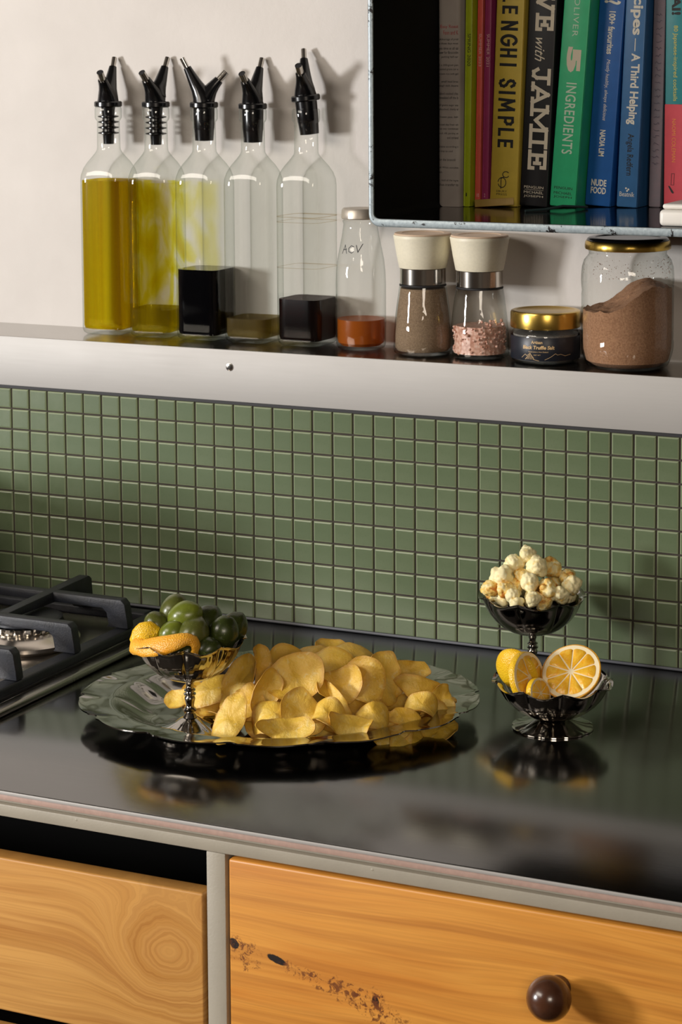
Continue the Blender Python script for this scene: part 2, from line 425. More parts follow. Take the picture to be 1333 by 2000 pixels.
def lettering(body, origin, U, V, mat, parent, bold=0.0, shear=0.0, spacing=1.0, name='lettering', fn=None):
    """text box: origin = text's lower-left, U = full advance, V = full height"""
    uv, fs = text_verts(body, bold, shear, spacing)
    if fn: vs = [fn(u, v) for u, v in uv]
    else:
        O = Vector(origin); U = Vector(U); V = Vector(V); vs = [O + U * u + V * v for u, v in uv]
    me = bpy.data.meshes.new(name); me.from_pydata([tuple(v) for v in vs], [], fs); me.update()
    return link(name, me, mat, parent, False)
def flat(name, polys, mat, parent):
    vs, fs = [], []
    for p in polys:
        fs.append(tuple(range(len(vs), len(vs) + len(p)))); vs += [Vector(q) for q in p]
    me = bpy.data.meshes.new(name); me.from_pydata([tuple(v) for v in vs], [], fs); me.update()
    return link(name, me, mat, parent, False)

# ------------------------------------------------------------------ the room
XL, XR, YB, ZF, ZT = -2.1, 3.3, -4.3, -1.15, 1.5
WALLP = simple('room_wall', S(96, 84, 74), 0.9); FLOORM = simple('room_floor', S(70, 50, 36), 0.6, var=0.2); CEILM = simple('room_ceiling', S(84, 78, 72), 0.9)
struct(box('floor', XL, XR, YB, 0.3, ZF - 0.1, ZF, FLOORM))
struct(box('ceiling', XL, XR, YB, 0.3, ZT, ZT + 0.1, CEILM))
struct(box('wall_right', XR, XR + 0.1, YB, 0.3, ZF, ZT, WALLP))
# left wall, with an opening for the window
bm = bmesh.new()
wy0, wy1, wz0, wz1 = -2.95, -2.35, 0.02, 0.64
add_box(bm, XL - 0.1, XL, YB, wy0, ZF, ZT); add_box(bm, XL - 0.1, XL, wy1, 0.3, ZF, ZT)
add_box(bm, XL - 0.1, XL, wy0, wy1, ZF, wz0); add_box(bm, XL - 0.1, XL, wy0, wy1, wz1, ZT)
struct(from_bm('wall_left', bm, WALLP))
bm = bmesh.new()
for a in ((wy0, wy0 + .03, wz0, wz1), (wy1 - .03, wy1, wz0, wz1), (wy0, wy1, wz0, wz0 + .03), (wy0, wy1, wz1 - .03, wz1)):
    add_box(bm, XL - 0.09, XL + 0.01, a[0], a[1], a[2], a[3])
struct(from_bm('window_1', bm, CEILM))
struct(box('wall_front', XL, XR, YB - 0.1, YB, ZF, ZT, WALLP))
# back wall: plaster above the ledge, grout bed behind the mosaic
wb = struct(box('wall_back', XL, XR, 0.105, 0.3, ZF, ZT, PLASTER))
box('grout_bed', -0.6, 1.4, 0.0022, 0.104, -0.30, 0.0595, GROUT, wb)
box('sealant_strip', -0.6, 1.4, -0.0006, 0.003, 0.0, 0.006, BLACKGAP, wb)
PITCH = 0.025
def tile_geo(h=0.0115):
    vs = []
    for (s_, y) in ((h, 0.004), (h, 0.0013), (h - 0.0006, 0.0005), (h - 0.0017, 0.0)):
        vs += [(-s_, y, -s_), (s_, y, -s_), (s_, y, s_), (-s_, y, s_)]
    fs = []
    for k in range(3):
        for i in range(4): fs.append((k * 4 + i, k * 4 + (i + 1) % 4, k * 4 + 4 + (i + 1) % 4, k * 4 + 4 + i))
    fs.append((12, 13, 14, 15)); return vs, fs
tv, tf = tile_geo()
rnd = random.Random(4)
t0 = pyd('tile', tv, tf, TILE, wb, True, 12)
rest_v, rest_f = [], []
first = True
for c in range(-20, 46):
    for r in range(10):
        px, pz = (c + 0.5) * PITCH + rnd.uniform(-.0002, .0002), -(r + 0.5) * PITCH + rnd.uniform(-.0002, .0002)
        rx, rz_ = rnd.uniform(-.006, .006), rnd.uniform(-.006, .006)
        if 3 <= c <= 32:
            o = t0 if first else t0.copy()
            if not first: COL.objects.link(o)
            first = False
            o.location = (px, 0, pz); o.rotation_euler = (rx, 0, rz_)
        else:
            b = len(rest_v); rest_v += [(px + x - PITCH / 2, y - rx * z + rz_ * x, pz + z - PITCH / 2) for x, y, z in tv]; rest_f += [tuple(i + b for i in f) for f in tf]
o = pyd('tiles', rest_v, rest_f, TILE, wb, True, 12); o['kind'] = 'stuff'; o.location = (PITCH / 2, 0, PITCH / 2)

# ledge
led = empty('ledge', (0, 0, 0), 'brushed steel ledge running along the wall above the green mosaic tiles', 'ledge')
bm = bmesh.new(); add_box(bm, -0.8, 1.6, -0.003, 0.0, 0.0035, ZS, 0.0009, 2); from_bm('fascia', bm, LEDGE, led)
box('top_plate', -0.8, 1.6, 0.0, 0.1045, ZS - 0.0025, ZS - 0.0002, LEDGETOP, led)
scr = lathe('screw', [(0, 0.0), (0.0044, 0.0), (0.0046, 0.0004), (0.0044, 0.0009), (0.0032, 0.0012), (0.0, 0.0013)], CHROME, led, 24, M=Matrix.Translation((0.2981, -0.003, 0.0429)) @ Matrix.Rotation(rad(90), 4, 'X'))
box('screw_recess', 0.2970, 0.2992, -0.0045, -0.0041, 0.0418, 0.0440, BLACKGAP, scr)

# ------------------------------------------------------------------ worktop, frame, drawers
YF = -0.609
wt = empty('worktop', (0.7, -0.3, ZC - 0.012), 'dark brushed steel worktop carrying the tray and the hob', 'worktop')
def rel(o_root):
    return o_root
def chld(fn, root):  # keep world coordinates for children of a located empty
    root.matrix_world = Matrix.Translation(root.location)
def setp(o, root):
    o.parent = root; o.matrix_parent_inverse = Matrix.Translation(-Vector(root.location)); return o
bm = bmesh.new(); add_box(bm, -0.9, 1.7, YF, -0.0005, ZC - 0.0035, ZC, 0.0012, 3)
setp(from_bm('steel_sheet', bm, TOPSTEEL), wt)
setp(box('edge_highlight', -0.9, 1.7, YF - 0.0012, YF - 0.0001, ZC - 0.0034, ZC - 0.0002, LEDGE, None, 0.0005), wt)  # lighter satin strip added as the highlight along the sheet edge
setp(box('board_edge', -0.9, 1.7, YF + 0.0006, -0.004, ZC - 0.0092, ZC - 0.0037, PLYEDGE, None, 0.0008), wt)
setp(box('under_strip', -0.9, 1.7, YF + 0.006, -0.004, ZC - 0.0125, ZC - 0.0094, FRAME), wt)
# silicone bead
bm = bmesh.new(); add_box(bm, -0.6, 1.4, -0.0032, 0.001, ZC, ZC + 0.0032, 0.0014, 3); setp(from_bm('silicone_bead', bm, SEAL), wt)

fr = empty('cabinet_frame', (0.606, -0.6, ZC - 0.02), 'greige painted steel frame under the worktop', 'cabinet')
zt = ZC - 0.0128
setp(box('top_rail', -0.9, 1.7, YF + 0.0005, YF + 0.02, zt - 0.0112, zt, FRAME, None, 0.0012), fr)
setp(box('post', 0.5965, 0.6148, YF + 0.0007, YF + 0.02, -1.0, zt - 0.0112, FRAME, None, 0.0010), fr)
setp(box('post', 0.5995, 0.6118, YF + 0.0205, YF + 0.032, -1.0, zt - 0.0112, DARKIN, None, 0.0010), fr)
for xw in (0.4675, 0.752):
    bm = bmesh.new(); bmesh.ops.create_icosphere(bm, subdivisions=3, radius=0.0032)
    for v in bm.verts:
        v.co = Vector((xw + v.co.x * 1.1 * (1 + 0.4 * noise.noise(v.co * 500)), YF + 0.004 + v.co.y * 1.2, zt - 0.0030 + v.co.z * 0.9))
    setp(from_bm('weld_bead', bm, FRAME), fr)
setp(box('carcass_back', -0.9, 1.7, -0.06, -0.05, -1.0, ZC - 0.03, DARKIN), fr)
setp(box('divider', 0.603, 0.609, YF + 0.033, -0.062, -1.0, ZC - 0.03, DARKIN), fr)
setp(box('carcass_side', -0.91, -0.9, YF + 0.03, -0.05, -1.0, ZC - 0.03, DARKIN), fr)
setp(box('carcass_side', 1.7, 1.71, YF + 0.03, -0.05, -1.0, ZC - 0.03, DARKIN), fr)
setp(box('carcass_floor', -0.9, 1.7, YF + 0.03, -0.05, -1.01, -1.0, DARKIN), fr)

def drawer(x0, x1, z0, z1, mat, label, knob=None):
    d = empty('drawer', ((x0 + x1) / 2, YF, z0), label, 'drawer')
    setp(box('front', x0, x1, YF - 0.001, YF + 0.019, z0, z1, mat, None, 0.0022, 3), d)
    bm = bmesh.new()
    add_box(bm, x0 + 0.02, x1 - 0.02, YF + 0.0195, YF + 0.40, z0 + 0.005, z0 + 0.012)
    add_box(bm, x0 + 0.02, x0 + 0.03, YF + 0.0195, YF + 0.40, z0 + 0.0125, z1 - 0.02)
    add_box(bm, x1 - 0.03, x1 - 0.02, YF + 0.0195, YF + 0.40, z0 + 0.0125, z1 - 0.02)
    setp(from_bm('box', bm, DARKIN), d)
    if knob:
        kx, kz = knob
        prof = [(0, 0.0)] + [(0.0095, 0.0), (0.0085, 0.004), (0.0092, 0.0085)] + [(0.0178 * sin(a), 0.0245 - 0.0178 * cos(a)) for a in [rad(v) for v in range(35, 180, 12)]] + [(0, 0.0423)]
        k = lathe('knob', prof, KNOBW, None, 40, M=Matrix.Translation((kx, YF - 0.0012, kz)) @ Matrix.Rotation(rad(90), 4, 'X'))
        k['label'] = 'round dark walnut knob'
        setp(k, d)
    return d
drawer(-0.20, 0.5938, -0.4505, -0.3090, WOOD_L, 'left wooden drawer front with swirling knot and open gap above')
drawer(0.6188, 1.40, -0.52, -0.2742, WOOD_R, 'right wooden drawer with round dark knob and blemished grain', (0.9153, -0.3322))
drawer(-0.20, 0.5938, -0.70, -0.4700, WOOD_L, 'lower left wooden drawer just under the knotty drawer')

# ------------------------------------------------------------------ hob
hob = empty('gas_hob', (0.0, -0.28, ZC), 'stainless steel gas hob with black cast iron grate left of the tray', 'hob')
hx0, hx1, hy0, hy1 = -0.45, 0.272, -0.53, -0.055
bm = bmesh.new(); add_box(bm, hx0, hx1 - 0.012, hy0 + 0.01, hy1 - 0.01, ZC + 0.0003, ZC + 0.0045, 0.0015, 2)
setp(from_bm('plate', bm, HOBSTEEL), hob)
bm = bmesh.new()
add_box(bm, hx1 - 0.017, hx1, hy0, hy1, ZC + 0.0003, ZC + 0.0085, 0.0035, 4)
add_box(bm, hx0, hx1, hy0, hy0 + 0.014, ZC + 0.0003, ZC + 0.0083, 0.0033, 4)
add_box(bm, hx0, hx1, hy1 - 0.014, hy1, ZC + 0.0003, ZC + 0.0083, 0.0033, 4)
setp(from_bm('raised_rim', bm, HOBSTEEL), hob)
def prism_y(name, pts, y0, y1, mat, bev=0.0012):   # outline in xz, extruded along y
    bm = bmesh.new()
    vs = [bm.verts.new((x, y0, z)) for x, z in pts]; f = bm.faces.new(vs)
    r = bmesh.ops.extrude_face_region(bm, geom=[f]); bmesh.ops.translate(bm, vec=(0, y1 - y0, 0), verts=[g for g in r['geom'] if isinstance(g, bmesh.types.BMVert)])
    bmesh.ops.recalc_face_normals(bm, faces=bm.faces)
    bmesh.ops.bevel(bm, geom=[e for e in bm.edges], offset=bev, segments=2, affect='EDGES', profile=0.5, clamp_overlap=True)
    return from_bm(name, bm, mat)
grate = empty('pan_grate', (0.05, -0.25, ZC + 0.012), 'black cast iron pan support with raised fingers standing on the hob', 'grate')
zr0, zr1, zf = ZC + 0.0092, ZC + 0.0205, ZC + 0.0525
setp(box('side_rail', 0.236, 0.2545, -0.50, -0.075, zr0, zr1, IRON, None, 0.003, 3), grate)
setp(box('back_rail', -0.10, 0.2355, -0.093, -0.075, zr0, zr1, IRON, None, 0.003, 3), grate)
for fx in (0.225, 0.16):
    pass
def finger(yc, x_in):
    # flat bar with a down-turned leg on the side rail
    h = 0.0085
    pts = [(x_in, zf - 0.0105), (0.2215, zf - 0.0115), (0.2265, zf - 0.0160), (0.2290, zr1 + 0.0030), (0.2262, zr1 + 0.0003),
           (0.2540, zr1 + 0.0003), (0.2528, zr1 + 0.010), (0.2500, zf - 0.005), (0.2455, zf), (x_in + 0.004, zf), (x_in, zf - 0.003)]
    setp(prism_y('finger', pts, yc - 0.0065, yc + 0.0065, IRON), grate)
finger(-0.372, 0.105); finger(-0.263, 0.02); finger(-0.155, 0.06)
def finger_y(xc, y_in):
    pts = [(y_in, zf - 0.010), (-0.118, zf - 0.013), (-0.111, zf - 0.018), (-0.104, zr1 + 0.004), (-0.100, zr1 + 0.0003),
           (-0.077, zr1 + 0.0003), (-0.080, zf - 0.002), (-0.086, zf + 0.002), (-0.115, zf + 0.0015), (y_in + 0.004, zf - 0.003)]
    o = prism_y('finger', pts, -0.0065, 0.0065, IRON)
    o.data.transform(Matrix(((0, -1, 0, xc), (1, 0, 0, 0), (0, 0, 1, 0), (0, 0, 0, 1))))
    setp(o, grate)
finger_y(0.152, -0.275)
bc = Vector((0.150, -0.205, ZC + 0.0045))
bur = empty('gas_burner', bc, 'silver gas burner with flat black cap at the back of the hob', 'burner')
lathe('burner_body', [(0, 0.0003), (0.056, 0.0003), (0.060, 0.004), (0.060, 0.008), (0.054, 0.0125), (0.044, 0.0155), (0.041, 0.018), (0, 0.018)], BURNM, bur, 48)
bt = lathe('burner_ring', [(0, 0.0181), (0.040, 0.0181), (0.0425, 0.021), (0.0425, 0.0255), (0.0, 0.0258)], CHROME, bur, 96,
      mod=lambda a, r, z: 1.0 - (0.06 if (z > 0.0205 and int(a / (2 * pi) * 96) % 4 == 0) else 0))
lathe('burner_cap', [(0, 0.0260), (0.040, 0.0260), (0.0415, 0.0275), (0.041, 0.0305), (0.037, 0.0325), (0, 0.0325)], IRON, bur, 48)
bc2 = Vector((0.115, -0.40, ZC + 0.0045))
bur = empty('gas_burner', bc2, 'front gas burner partly hidden at the left edge', 'burner')
lathe('burner_body', [(0, 0.0003), (0.042, 0.0003), (0.043, 0.004), (0.040, 0.010), (0.032, 0.015), (0, 0.016)], CHROME, bur, 48)
lathe('burner_cap', [(0, 0.0163), (0.033, 0.0163), (0.034, 0.019), (0.033, 0.022), (0, 0.0235)], IRON, bur, 48)

pot = empty('shade_pot', (-0.165, -0.415, ZC + 0.0530), 'large dark cooking pot standing on the front burner left of the grate', 'pot')  # unseen pot, added to cast shade on the lower-left tiles
lathe('shade_pot_body', [(0, 0.0), (0.100, 0.0), (0.106, 0.004), (0.110, 0.128), (0.112, 0.130), (0.108, 0.130), (0.104, 0.006), (0, 0.004)], IRON, pot, 64)
lathe('shade_pot_lid', [(0, 0.1305), (0.112, 0.1305), (0.112, 0.133), (0.07, 0.141), (0.012, 0.144), (0.010, 0.150), (0.016, 0.156), (0.012, 0.162), (0, 0.163)], IRON, pot, 64)
pot = empty('shade_pot', (-0.165, -0.168, ZC + 0.0530), 'dark cooking pot standing on the left part of the hob', 'pot')  # second unseen pot, added for the same shade on the tiles
setp(box('side_rail', -0.119, -0.1005, -0.50, -0.075, zr0, zr1, IRON, None, 0.003, 3), grate)
lathe('shade_pot_body', [(0, 0.0), (0.095, 0.0), (0.100, 0.004), (0.102, 0.090), (0.104, 0.092), (0.100, 0.092), (0.098, 0.006), (0, 0.004)], IRON, pot, 64)
lathe('shade_pot_lid', [(0, 0.0925), (0.104, 0.0925), (0.104, 0.095), (0.07, 0.103), (0.012, 0.106), (0.010, 0.112), (0.016, 0.118), (0.012, 0.124), (0, 0.125)], IRON, pot, 64)
added_grate = empty('pan_grate', (-0.30, -0.25, ZC + 0.012), 'second cast iron pan support under the cooking pot', 'grate')  # added out of view to carry the shading pots
for yy in (-0.372, -0.263, -0.165, -0.090):
    setp(box('finger', -0.42, -0.125, yy - .006, yy + .006, zf - 0.012, zf, IRON, None, 0.002), added_grate)
for xx in (-0.42, -0.134):
    setp(box('side_rail', xx, xx + 0.014, -0.50, -0.075, zr0, zf - 0.0122, IRON, None, 0.002), added_grate)

# ------------------------------------------------------------------ bottles on the ledge
def rsq(s, q, z, cx=0.0, cy=0.0, n=56, corner=0.36):
    """ring between rounded square (q=1) and circle (q=0), half size s"""
    out = []
    for k in range(n):
        a = 2 * pi * k / n + pi / n
        ca, sa = cos(a), sin(a)
        c = corner; m = 1 - c
        # rounded square radius by marching
        ax, ay = abs(ca), abs(sa)
        if ay <= ax * m: r = 1 / ax
        elif ax <= ay * m: r = 1 / ay
        else:
            b = -(ax + ay) * m; cc = 2 * m * m - c * c
            r = -b + sqrt(max(0, b * b - cc))
        r = r * q + 1.0 * (1 - q)
        out.append(Vector((cx + ca * r * s, cy + sa * r * s, z)))
    return out
TOC = Vector((0.4293, -0.9032, 0)); RGT = Vector((0.9032, 0.4293, 0))
def pourer(root, phi, zc=0.2705, tilt=(0, 0), stop='fins', lift=0.0):
    """black stopper with Y spout; phi: direction of the short spout, 0 = image right"""
    T = Matrix.Translation((0, 0, zc + lift)) @ Matrix.Rotation(tilt[0], 4, 'Y') @ Matrix.Rotation(tilt[1], 4, 'X')
    p = bpy.data.objects.new('pourer', None); COL.objects.link(p); p.parent = root; p.matrix_local = T
    p['label'] = 'black double-spout pourer'
    lathe('collar', [(0, 0.0), (0.0155, 0.0), (0.0166, 0.0012), (0.0166, 0.0055), (0.0155, 0.0068), (0, 0.0070)], BLACKP, p, 40)
    if stop == 'fins':
        pr = [(0, -0.044), (0.0062, -0.044), (0.0068, -0.034)]
        for z in (-0.033, -0.0265, -0.020, -0.0135): pr += [(0.0070, z), (0.0124, z + 0.0016), (0.0124, z + 0.0028), (0.0074, z + 0.0040)]
        pr += [(0.0080, -0.004), (0.0085, -0.0002), (0, -0.0002)]
    else:
        pr = [(0, -0.039), (0.0108, -0.038), (0.0116, -0.026), (0.0118, -0.0245), (0.0121, -0.0235), (0.0124, -0.012), (0.0126, -0.0005), (0, -0.0002)]
    lathe('stopper', pr, BLACKP, p, 32)
    sd = RGT * cos(phi) + TOC * sin(phi)
    U = Vector((0, 0, 1))
    def pt(l, z): return sd * l + U * z
    # two arms grown from one trunk
    A = [(-0.0005, 0.0071, 0.0128), (-0.0020, 0.014, 0.0114), (-0.0060, 0.022, 0.0090), (-0.0105, 0.030, 0.0073), (-0.0155, 0.040, 0.0056), (-0.0190, 0.0470, 0.0045)]
    B = [(0.0005, 0.0071, 0.0126), (0.0035, 0.014, 0.0108), (0.0085, 0.0215, 0.0080), (0.0130, 0.0270, 0.0065), (0.0180, 0.0325, 0.0055)]
    for pts in (A, B):
        tube('spout_arm', [pt(l, z) for l, z, r in pts], [r for l, z, r in pts], BLACKP, p, 18)
    for (l0, z0, l1, z1, r) in ((-0.0190, 0.0465, -0.0248, 0.0580, 0.0031), (0.0170, 0.0315, 0.0262, 0.0415, 0.0041)):
        a, b = pt(l0, z0), pt(l1, z1)
        tb = tube('metal_tip', [a, a.lerp(b, 0.5), b], r, CHROME, p, 18, cap=False)
        d = (b - a).normalized()
        tube('bore', [b - d * 0.0008, b - d * 0.0004], r * 0.93, BLACKGAP, tb, 14)
    return p
BODY = [(0.0, .0205, 1), (0.0006, .0240, 1), (0.003, .0268, 1), (0.007, .0280, 1), (0.0085, .0280, 1), (0.012, .0280, 1), (0.10, .0280, 1), (0.180, .0280, 1), (0.183, .0280, 1), (0.190, .0276, .97), (0.198, .0256, .88), (0.2055, .0222, .68), (0.2115, .0185, .42), (0.216, .0158, .2), (0.2195, .0141, .05), (0.223, .0138, 0), (0.254, .0134, 0), (0.2555, .0150, 0), (0.258, .0160, 0), (0.268, .0160, 0), (0.2705, .0150, 0), (0.2703, .0128, 0)]
def square_bottle(cx, cy, label, liq, level, phi, stop, tilt=(0, 0), lift=0.0, rz=0.0, stains=None):
    b = empty('oil_bottle', (cx, cy, ZS), label, 'bottle', 'square glass bottles with black pourers', rz)
    loft('glass', [rsq(s, q, z) for z, s, q in BODY], GLASS, b, True, False)
    ins = 0.0016
    secs = []
    zl = level
    for z, s, q in [(0.006, .0225, 1), (0.0075, .0255, 1), (0.011, .0280 - ins, 1)]: secs.append(rsq(s, q, z))
    if zl > 0.183: secs.append(rsq(.0280 - ins, 1, 0.182))
    secs.append(rsq(.0280 - ins, 1, zl)); 
    lq = loft('contents', secs, liq, b)
    p = pourer(b, phi - 0 * rz, stop=stop, tilt=tilt, lift=lift)
    if rz: p.rotation_euler = (p.rotation_euler[0], p.rotation_euler[1], -rz)
    if stains:
        for zz, h in stains:
            loft('residue_ring', [rsq(.0280 + 0.0001, 1, zz + 0.0), rsq(.0280 + 0.0001, 1, zz + h)], stainm, b, False, False)
    return b
stainm = glass_like('residue', (0.80, 0.70, 0.55, 1), (0.6, 0.45, 0.3, 1), 0.1)
CYB = 0.0745
square_bottle(0.0960, CYB, 'square glass bottle nearly full of olive oil, first in the row', OIL, 0.1840, rad(104), 'fins', rz=rad(3))
b2 = square_bottle(0.1613, CYB, 'square glass bottle with a little pale oil, second in the row', OIL2, 0.0335, rad(122), 'fins', rz=rad(5))
t = NT('caustic_tint'); v_ = t.coords(scale=(1, 1, 0.45)); n_f = t.noise(v_, 26, 3, 0.5, 1.2)
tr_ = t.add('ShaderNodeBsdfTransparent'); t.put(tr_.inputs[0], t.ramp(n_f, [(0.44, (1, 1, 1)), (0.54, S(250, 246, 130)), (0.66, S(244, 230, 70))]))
CAUSTIC = t.surf(tr_.outputs[0])
loft('caustic_tint', [rsq(.0262, 1, z) for z in (0.034, 0.08, 0.13, 0.183)], CAUSTIC, b2, False, False)  # yellow light thrown through the first bottle's oil, painted as a tint
square_bottle(0.2260, CYB, 'square glass bottle half full of black vinegar', BALSAMIC, 0.0830, 0.0, 'cone')
square_bottle(0.2901, CYB, 'square glass bottle with a little clear yellowish vinegar', PALEV, 0.0285, rad(115), 'cone', lift=-0.001)
square_bottle(0.3587, CYB, 'square glass bottle with dark red-brown vinegar and tilted pourer', REDV, 0.0540, rad(98), 'cone', tilt=(rad(-5), rad(3)), lift=0.009, rz=rad(-3),
              stains=[(0.148, 0.0007), (0.142, 0.0005), (0.090, 0.0005)])
# round screw-top bottle
b = empty('vinegar_bottle', (0.4305, 0.066, ZS), 'round milk-style glass bottle with handwriting and amber vinegar', 'bottle')
ACV = [(0, 0.0), (0.022, 0.0), (0.0265, 0.002), (0.0282, 0.006), (0.0284, 0.030), (0.0284, 0.075), (0.0279, 0.088), (0.0264, 0.102), (0.0238, 0.115), (0.0212, 0.128), (0.0197, 0.138), (0.0192, 0.1425), (0.0200, 0.144), (0.0203, 0.1455), (0.0192, 0.1465)]
lathe('glass', ACV, GLASS2, b, 56)
lathe('contents', [(0, 0.004), (0.022, 0.0045), (0.0262, 0.008), (0.0268, 0.012), (0.0268, 0.0345), (0, 0.0345)], CIDER, b, 56)
lathe('lid', [(0.0, 0.1478), (0.0210, 0.1478), (0.0217, 0.1490), (0.0212, 0.1575), (0.0198, 0.1597), (0.0, 0.1602)], LIDM, b, 60, mod=lambda a, r, z: 1 + (0.012 * (int(a / (2 * pi) * 60) % 2) if 0.148 < z < 0.158 else 0))
INK = simple('black_ink', S(30, 28, 30), 0.6)
def acvr(z):
    for (r0, z0), (r1, z1) in zip(ACV, ACV[1:]):
        if z0 <= z <= z1 and z1 > z0: return r0 + (r1 - r0) * (z - z0) / (z1 - z0)
    return 0.0284
def onround(ang0, rf):
    def f(u, z, L=0.0):
        r = rf(z) + 0.00025 + L; a = ang0 + u / r
        return Vector((r * cos(a), r * sin(a), z))
    return f
def strokes(lines, f, wdt, mat, parent, name='handwriting'):
    polys = []
    f0 = f; lay_ = 0
    for ln in lines:
        for (u0, z0), (u1, z1) in zip(ln, ln[1:]):
            lay_ += 1
            f = (lambda L_: (lambda u, z: f0(u, z, L_)))(lay_ * 1.2e-5)
            for k in range(3):
                a0, a1 = k / 3, (k + 1) / 3
                p0 = (u0 + (u1 - u0) * a0, z0 + (z1 - z0) * a0); p1 = (u0 + (u1 - u0) * a1, z0 + (z1 - z0) * a1)
                d = Vector((p1[0] - p0[0], p1[1] - p0[1]))
                if d.length < 1e-9: continue
                e_ = d.normalized() * wdt * 0.5
                if k == 0: p0 = (p0[0] - e_.x, p0[1] - e_.y)
                if k == 2: p1 = (p1[0] + e_.x, p1[1] + e_.y)
                n_ = Vector((-d.y, d.x)).normalized() * wdt / 2
                polys.append([f(p0[0] - n_.x, p0[1] - n_.y), f(p1[0] - n_.x, p1[1] - n_.y), f(p1[0] + n_.x, p1[1] + n_.y), f(p0[0] + n_.x, p0[1] + n_.y)])
    return flat(name, polys, mat, parent)
ACAM = math.atan2(-0.9032, 0.4293)      # azimuth facing the camera side
f = onround(ACAM - 0.62, acvr)
strokes([[(-.0085, .1100), (-.0050, .1195), (-.0020, .1105)], [(-.0075, .1140), (-.0025, .1150)],
         [(.0065, .1180), (.0035, .1190), (.0005, .1160), (.0010, .1125), (.0045, .1110), (.0070, .1125)],
         [(.0095, .1195), (.0120, .1120), (.0165, .1210)]], f, 0.0009, INK, b)

# grinders
def grinder(cx, cy, label, fill):
    g = empty('grinder', (cx, cy, ZS), label, 'grinder', 'cream-topped glass grinders')
    P_ = [(0, 0.0), (0.029, 0.0), (0.0322, 0.0018), (0.0330, 0.005), (0.0326, 0.020), (0.0305, 0.045), (0.0278, 0.065), (0.0262, 0.0755)]
    lathe('glass', P_, GLASS2, g, 56)
    if fill == 'pepper':
        lathe('contents', [(0, 0.004), (0.0285, 0.004), (0.0308, 0.007), (0.0308, 0.020), (0.0288, 0.045), (0.0264, 0.063), (0.0250, 0.0735), (0, 0.0735)], m_powder('ground_pepper', S(104, 82, 62), S(158, 134, 108), 700), g, 48)
    else:
        rr = random.Random(8)
        bm = bmesh.new()
        for i in range(620):
            a = rr.uniform(0, 2 * pi); h = rr.uniform(0.005, 0.040); R_ = (0.0292 - 0.05 * max(0, h - .02)) * sqrt(rr.uniform(0.55, 1.0) if h < .036 else rr.uniform(0, 1))
            if h > 0.036 + 0.004 * cos(a - 0.4): h -= 0.006
            s_ = rr.uniform(0.0011, 0.0024)
            M_ = Matrix.Translation((R_ * cos(a), R_ * sin(a), h)) @ Matrix.Rotation(rr.uniform(0, 6), 4, Vector((rr.random(), rr.random(), 1)).normalized()) @ Matrix.Diagonal((s_, s_ * rr.uniform(.7, 1), s_ * rr.uniform(.7, 1), 1))
            bmesh.ops.create_icosphere(bm, subdivisions=1, radius=1.0, matrix=M_)
        bmesh.ops.create_cone(bm, cap_ends=True, segments=32, radius1=0.0285, radius2=0.0265, depth=0.030, matrix=Matrix.Translation((0, 0, 0.020)))
        o_ = from_bm('contents', bm, m_salt(), g, False); o_['kind'] = 'stuff'; o_['label'] = 'coarse pink salt crystals'
    lathe('dark_ring', [(0, 0.0758), (0.0260, 0.0758), (0.0264, 0.0768), (0.0260, 0.0778), (0, 0.0778)], BLACKGAP, g, 48)
    lathe('steel_band', [(0, 0.0780), (0.0252, 0.0780), (0.0256, 0.0785), (0.0256, 0.0955), (0.0252, 0.0960), (0, 0.0960)], CHROME, g, 56)
    lathe('cap', [(0, 0.0962), (0.0262, 0.0962), (0.0266, 0.0968), (0.0295, 0.112), (0.0323, 0.129), (0.0328, 0.1318), (0.0322, 0.1330), (0.0, 0.1331)], CREAM, g, 56)
    lathe('cap_top', [(0, 0.1332), (0.0318, 0.1332), (0.0318, 0.1342), (0.0310, 0.1350), (0.0235, 0.1350), (0.0230, 0.1344), (0, 0.1343)], CREAMTOP, g, 56)
    return g
grinder(0.5095, 0.060, 'glass grinder with cream cap full of ground brown pepper', 'pepper')
grinder(0.5775, 0.060, 'glass grinder with cream cap holding coarse pink salt', 'salt')

# small gold-lidded jar
NAVY = simple('navy_label', S(24, 28, 38), 0.4); GOLDINK = simple('gold_ink', S(214, 180, 130), 0.5)
j = empty('salt_jar', (0.6555, 0.058, ZS), 'squat glass jar with broad gold lid and dark navy label', 'jar')
JR = 0.0372
lathe('glass', [(0, 0), (0.031, 0), (0.0360, 0.002), (JR, 0.006), (JR, 0.030), (0.0362, 0.0335), (0.0345, 0.0355), (0.0343, 0.0372)], GLASS2, j, 56)
lathe('contents', [(0, 0.003), (0.033, 0.003), (0.0350, 0.007), (0.0350, 0.0310), (0.0, 0.0315)], m_powder('truffle_salt', S(60, 56, 54), S(150, 146, 140), 900), j, 48)
lathe('label_band', [(JR + 0.0003, 0.0045), (JR + 0.0005, 0.0048), (JR + 0.0005, 0.0292), (JR + 0.0003, 0.0295)], NAVY, j, 64)
lathe('lid', [(0, 0.0376), (0.0372, 0.0376), (0.0380, 0.0382), (0.0382, 0.0395), (0.0382, 0.0535), (0.0376, 0.0552), (0.0360, 0.0560), (0.0320, 0.0560), (0.0310, 0.0553), (0.0, 0.0551)], GOLD, j, 64)
fj = onround(ACAM, lambda z: JR + 0.0005)
def curved_text(body, uc, zc_, wd, ht, **kw):
    def fn(u, v): return fj(uc + (u - 0.5) * wd, zc_ + v * ht)
    o_ = lettering(body, None, None, None, GOLDINK, j, fn=fn, **kw); o_['label'] = 'gold printed lettering'; return o_
curved_text('Artisan', -0.013, 0.0232, 0.0125, 0.0034, bold=0.02)
curved_text('Black Truffle Salt', -0.0115, 0.0173, 0.0360, 0.0040, bold=0.03, shear=0.15)
curved_text('Handcrafted in New Zealand', -0.0115, 0.0139, 0.0220, 0.0013)
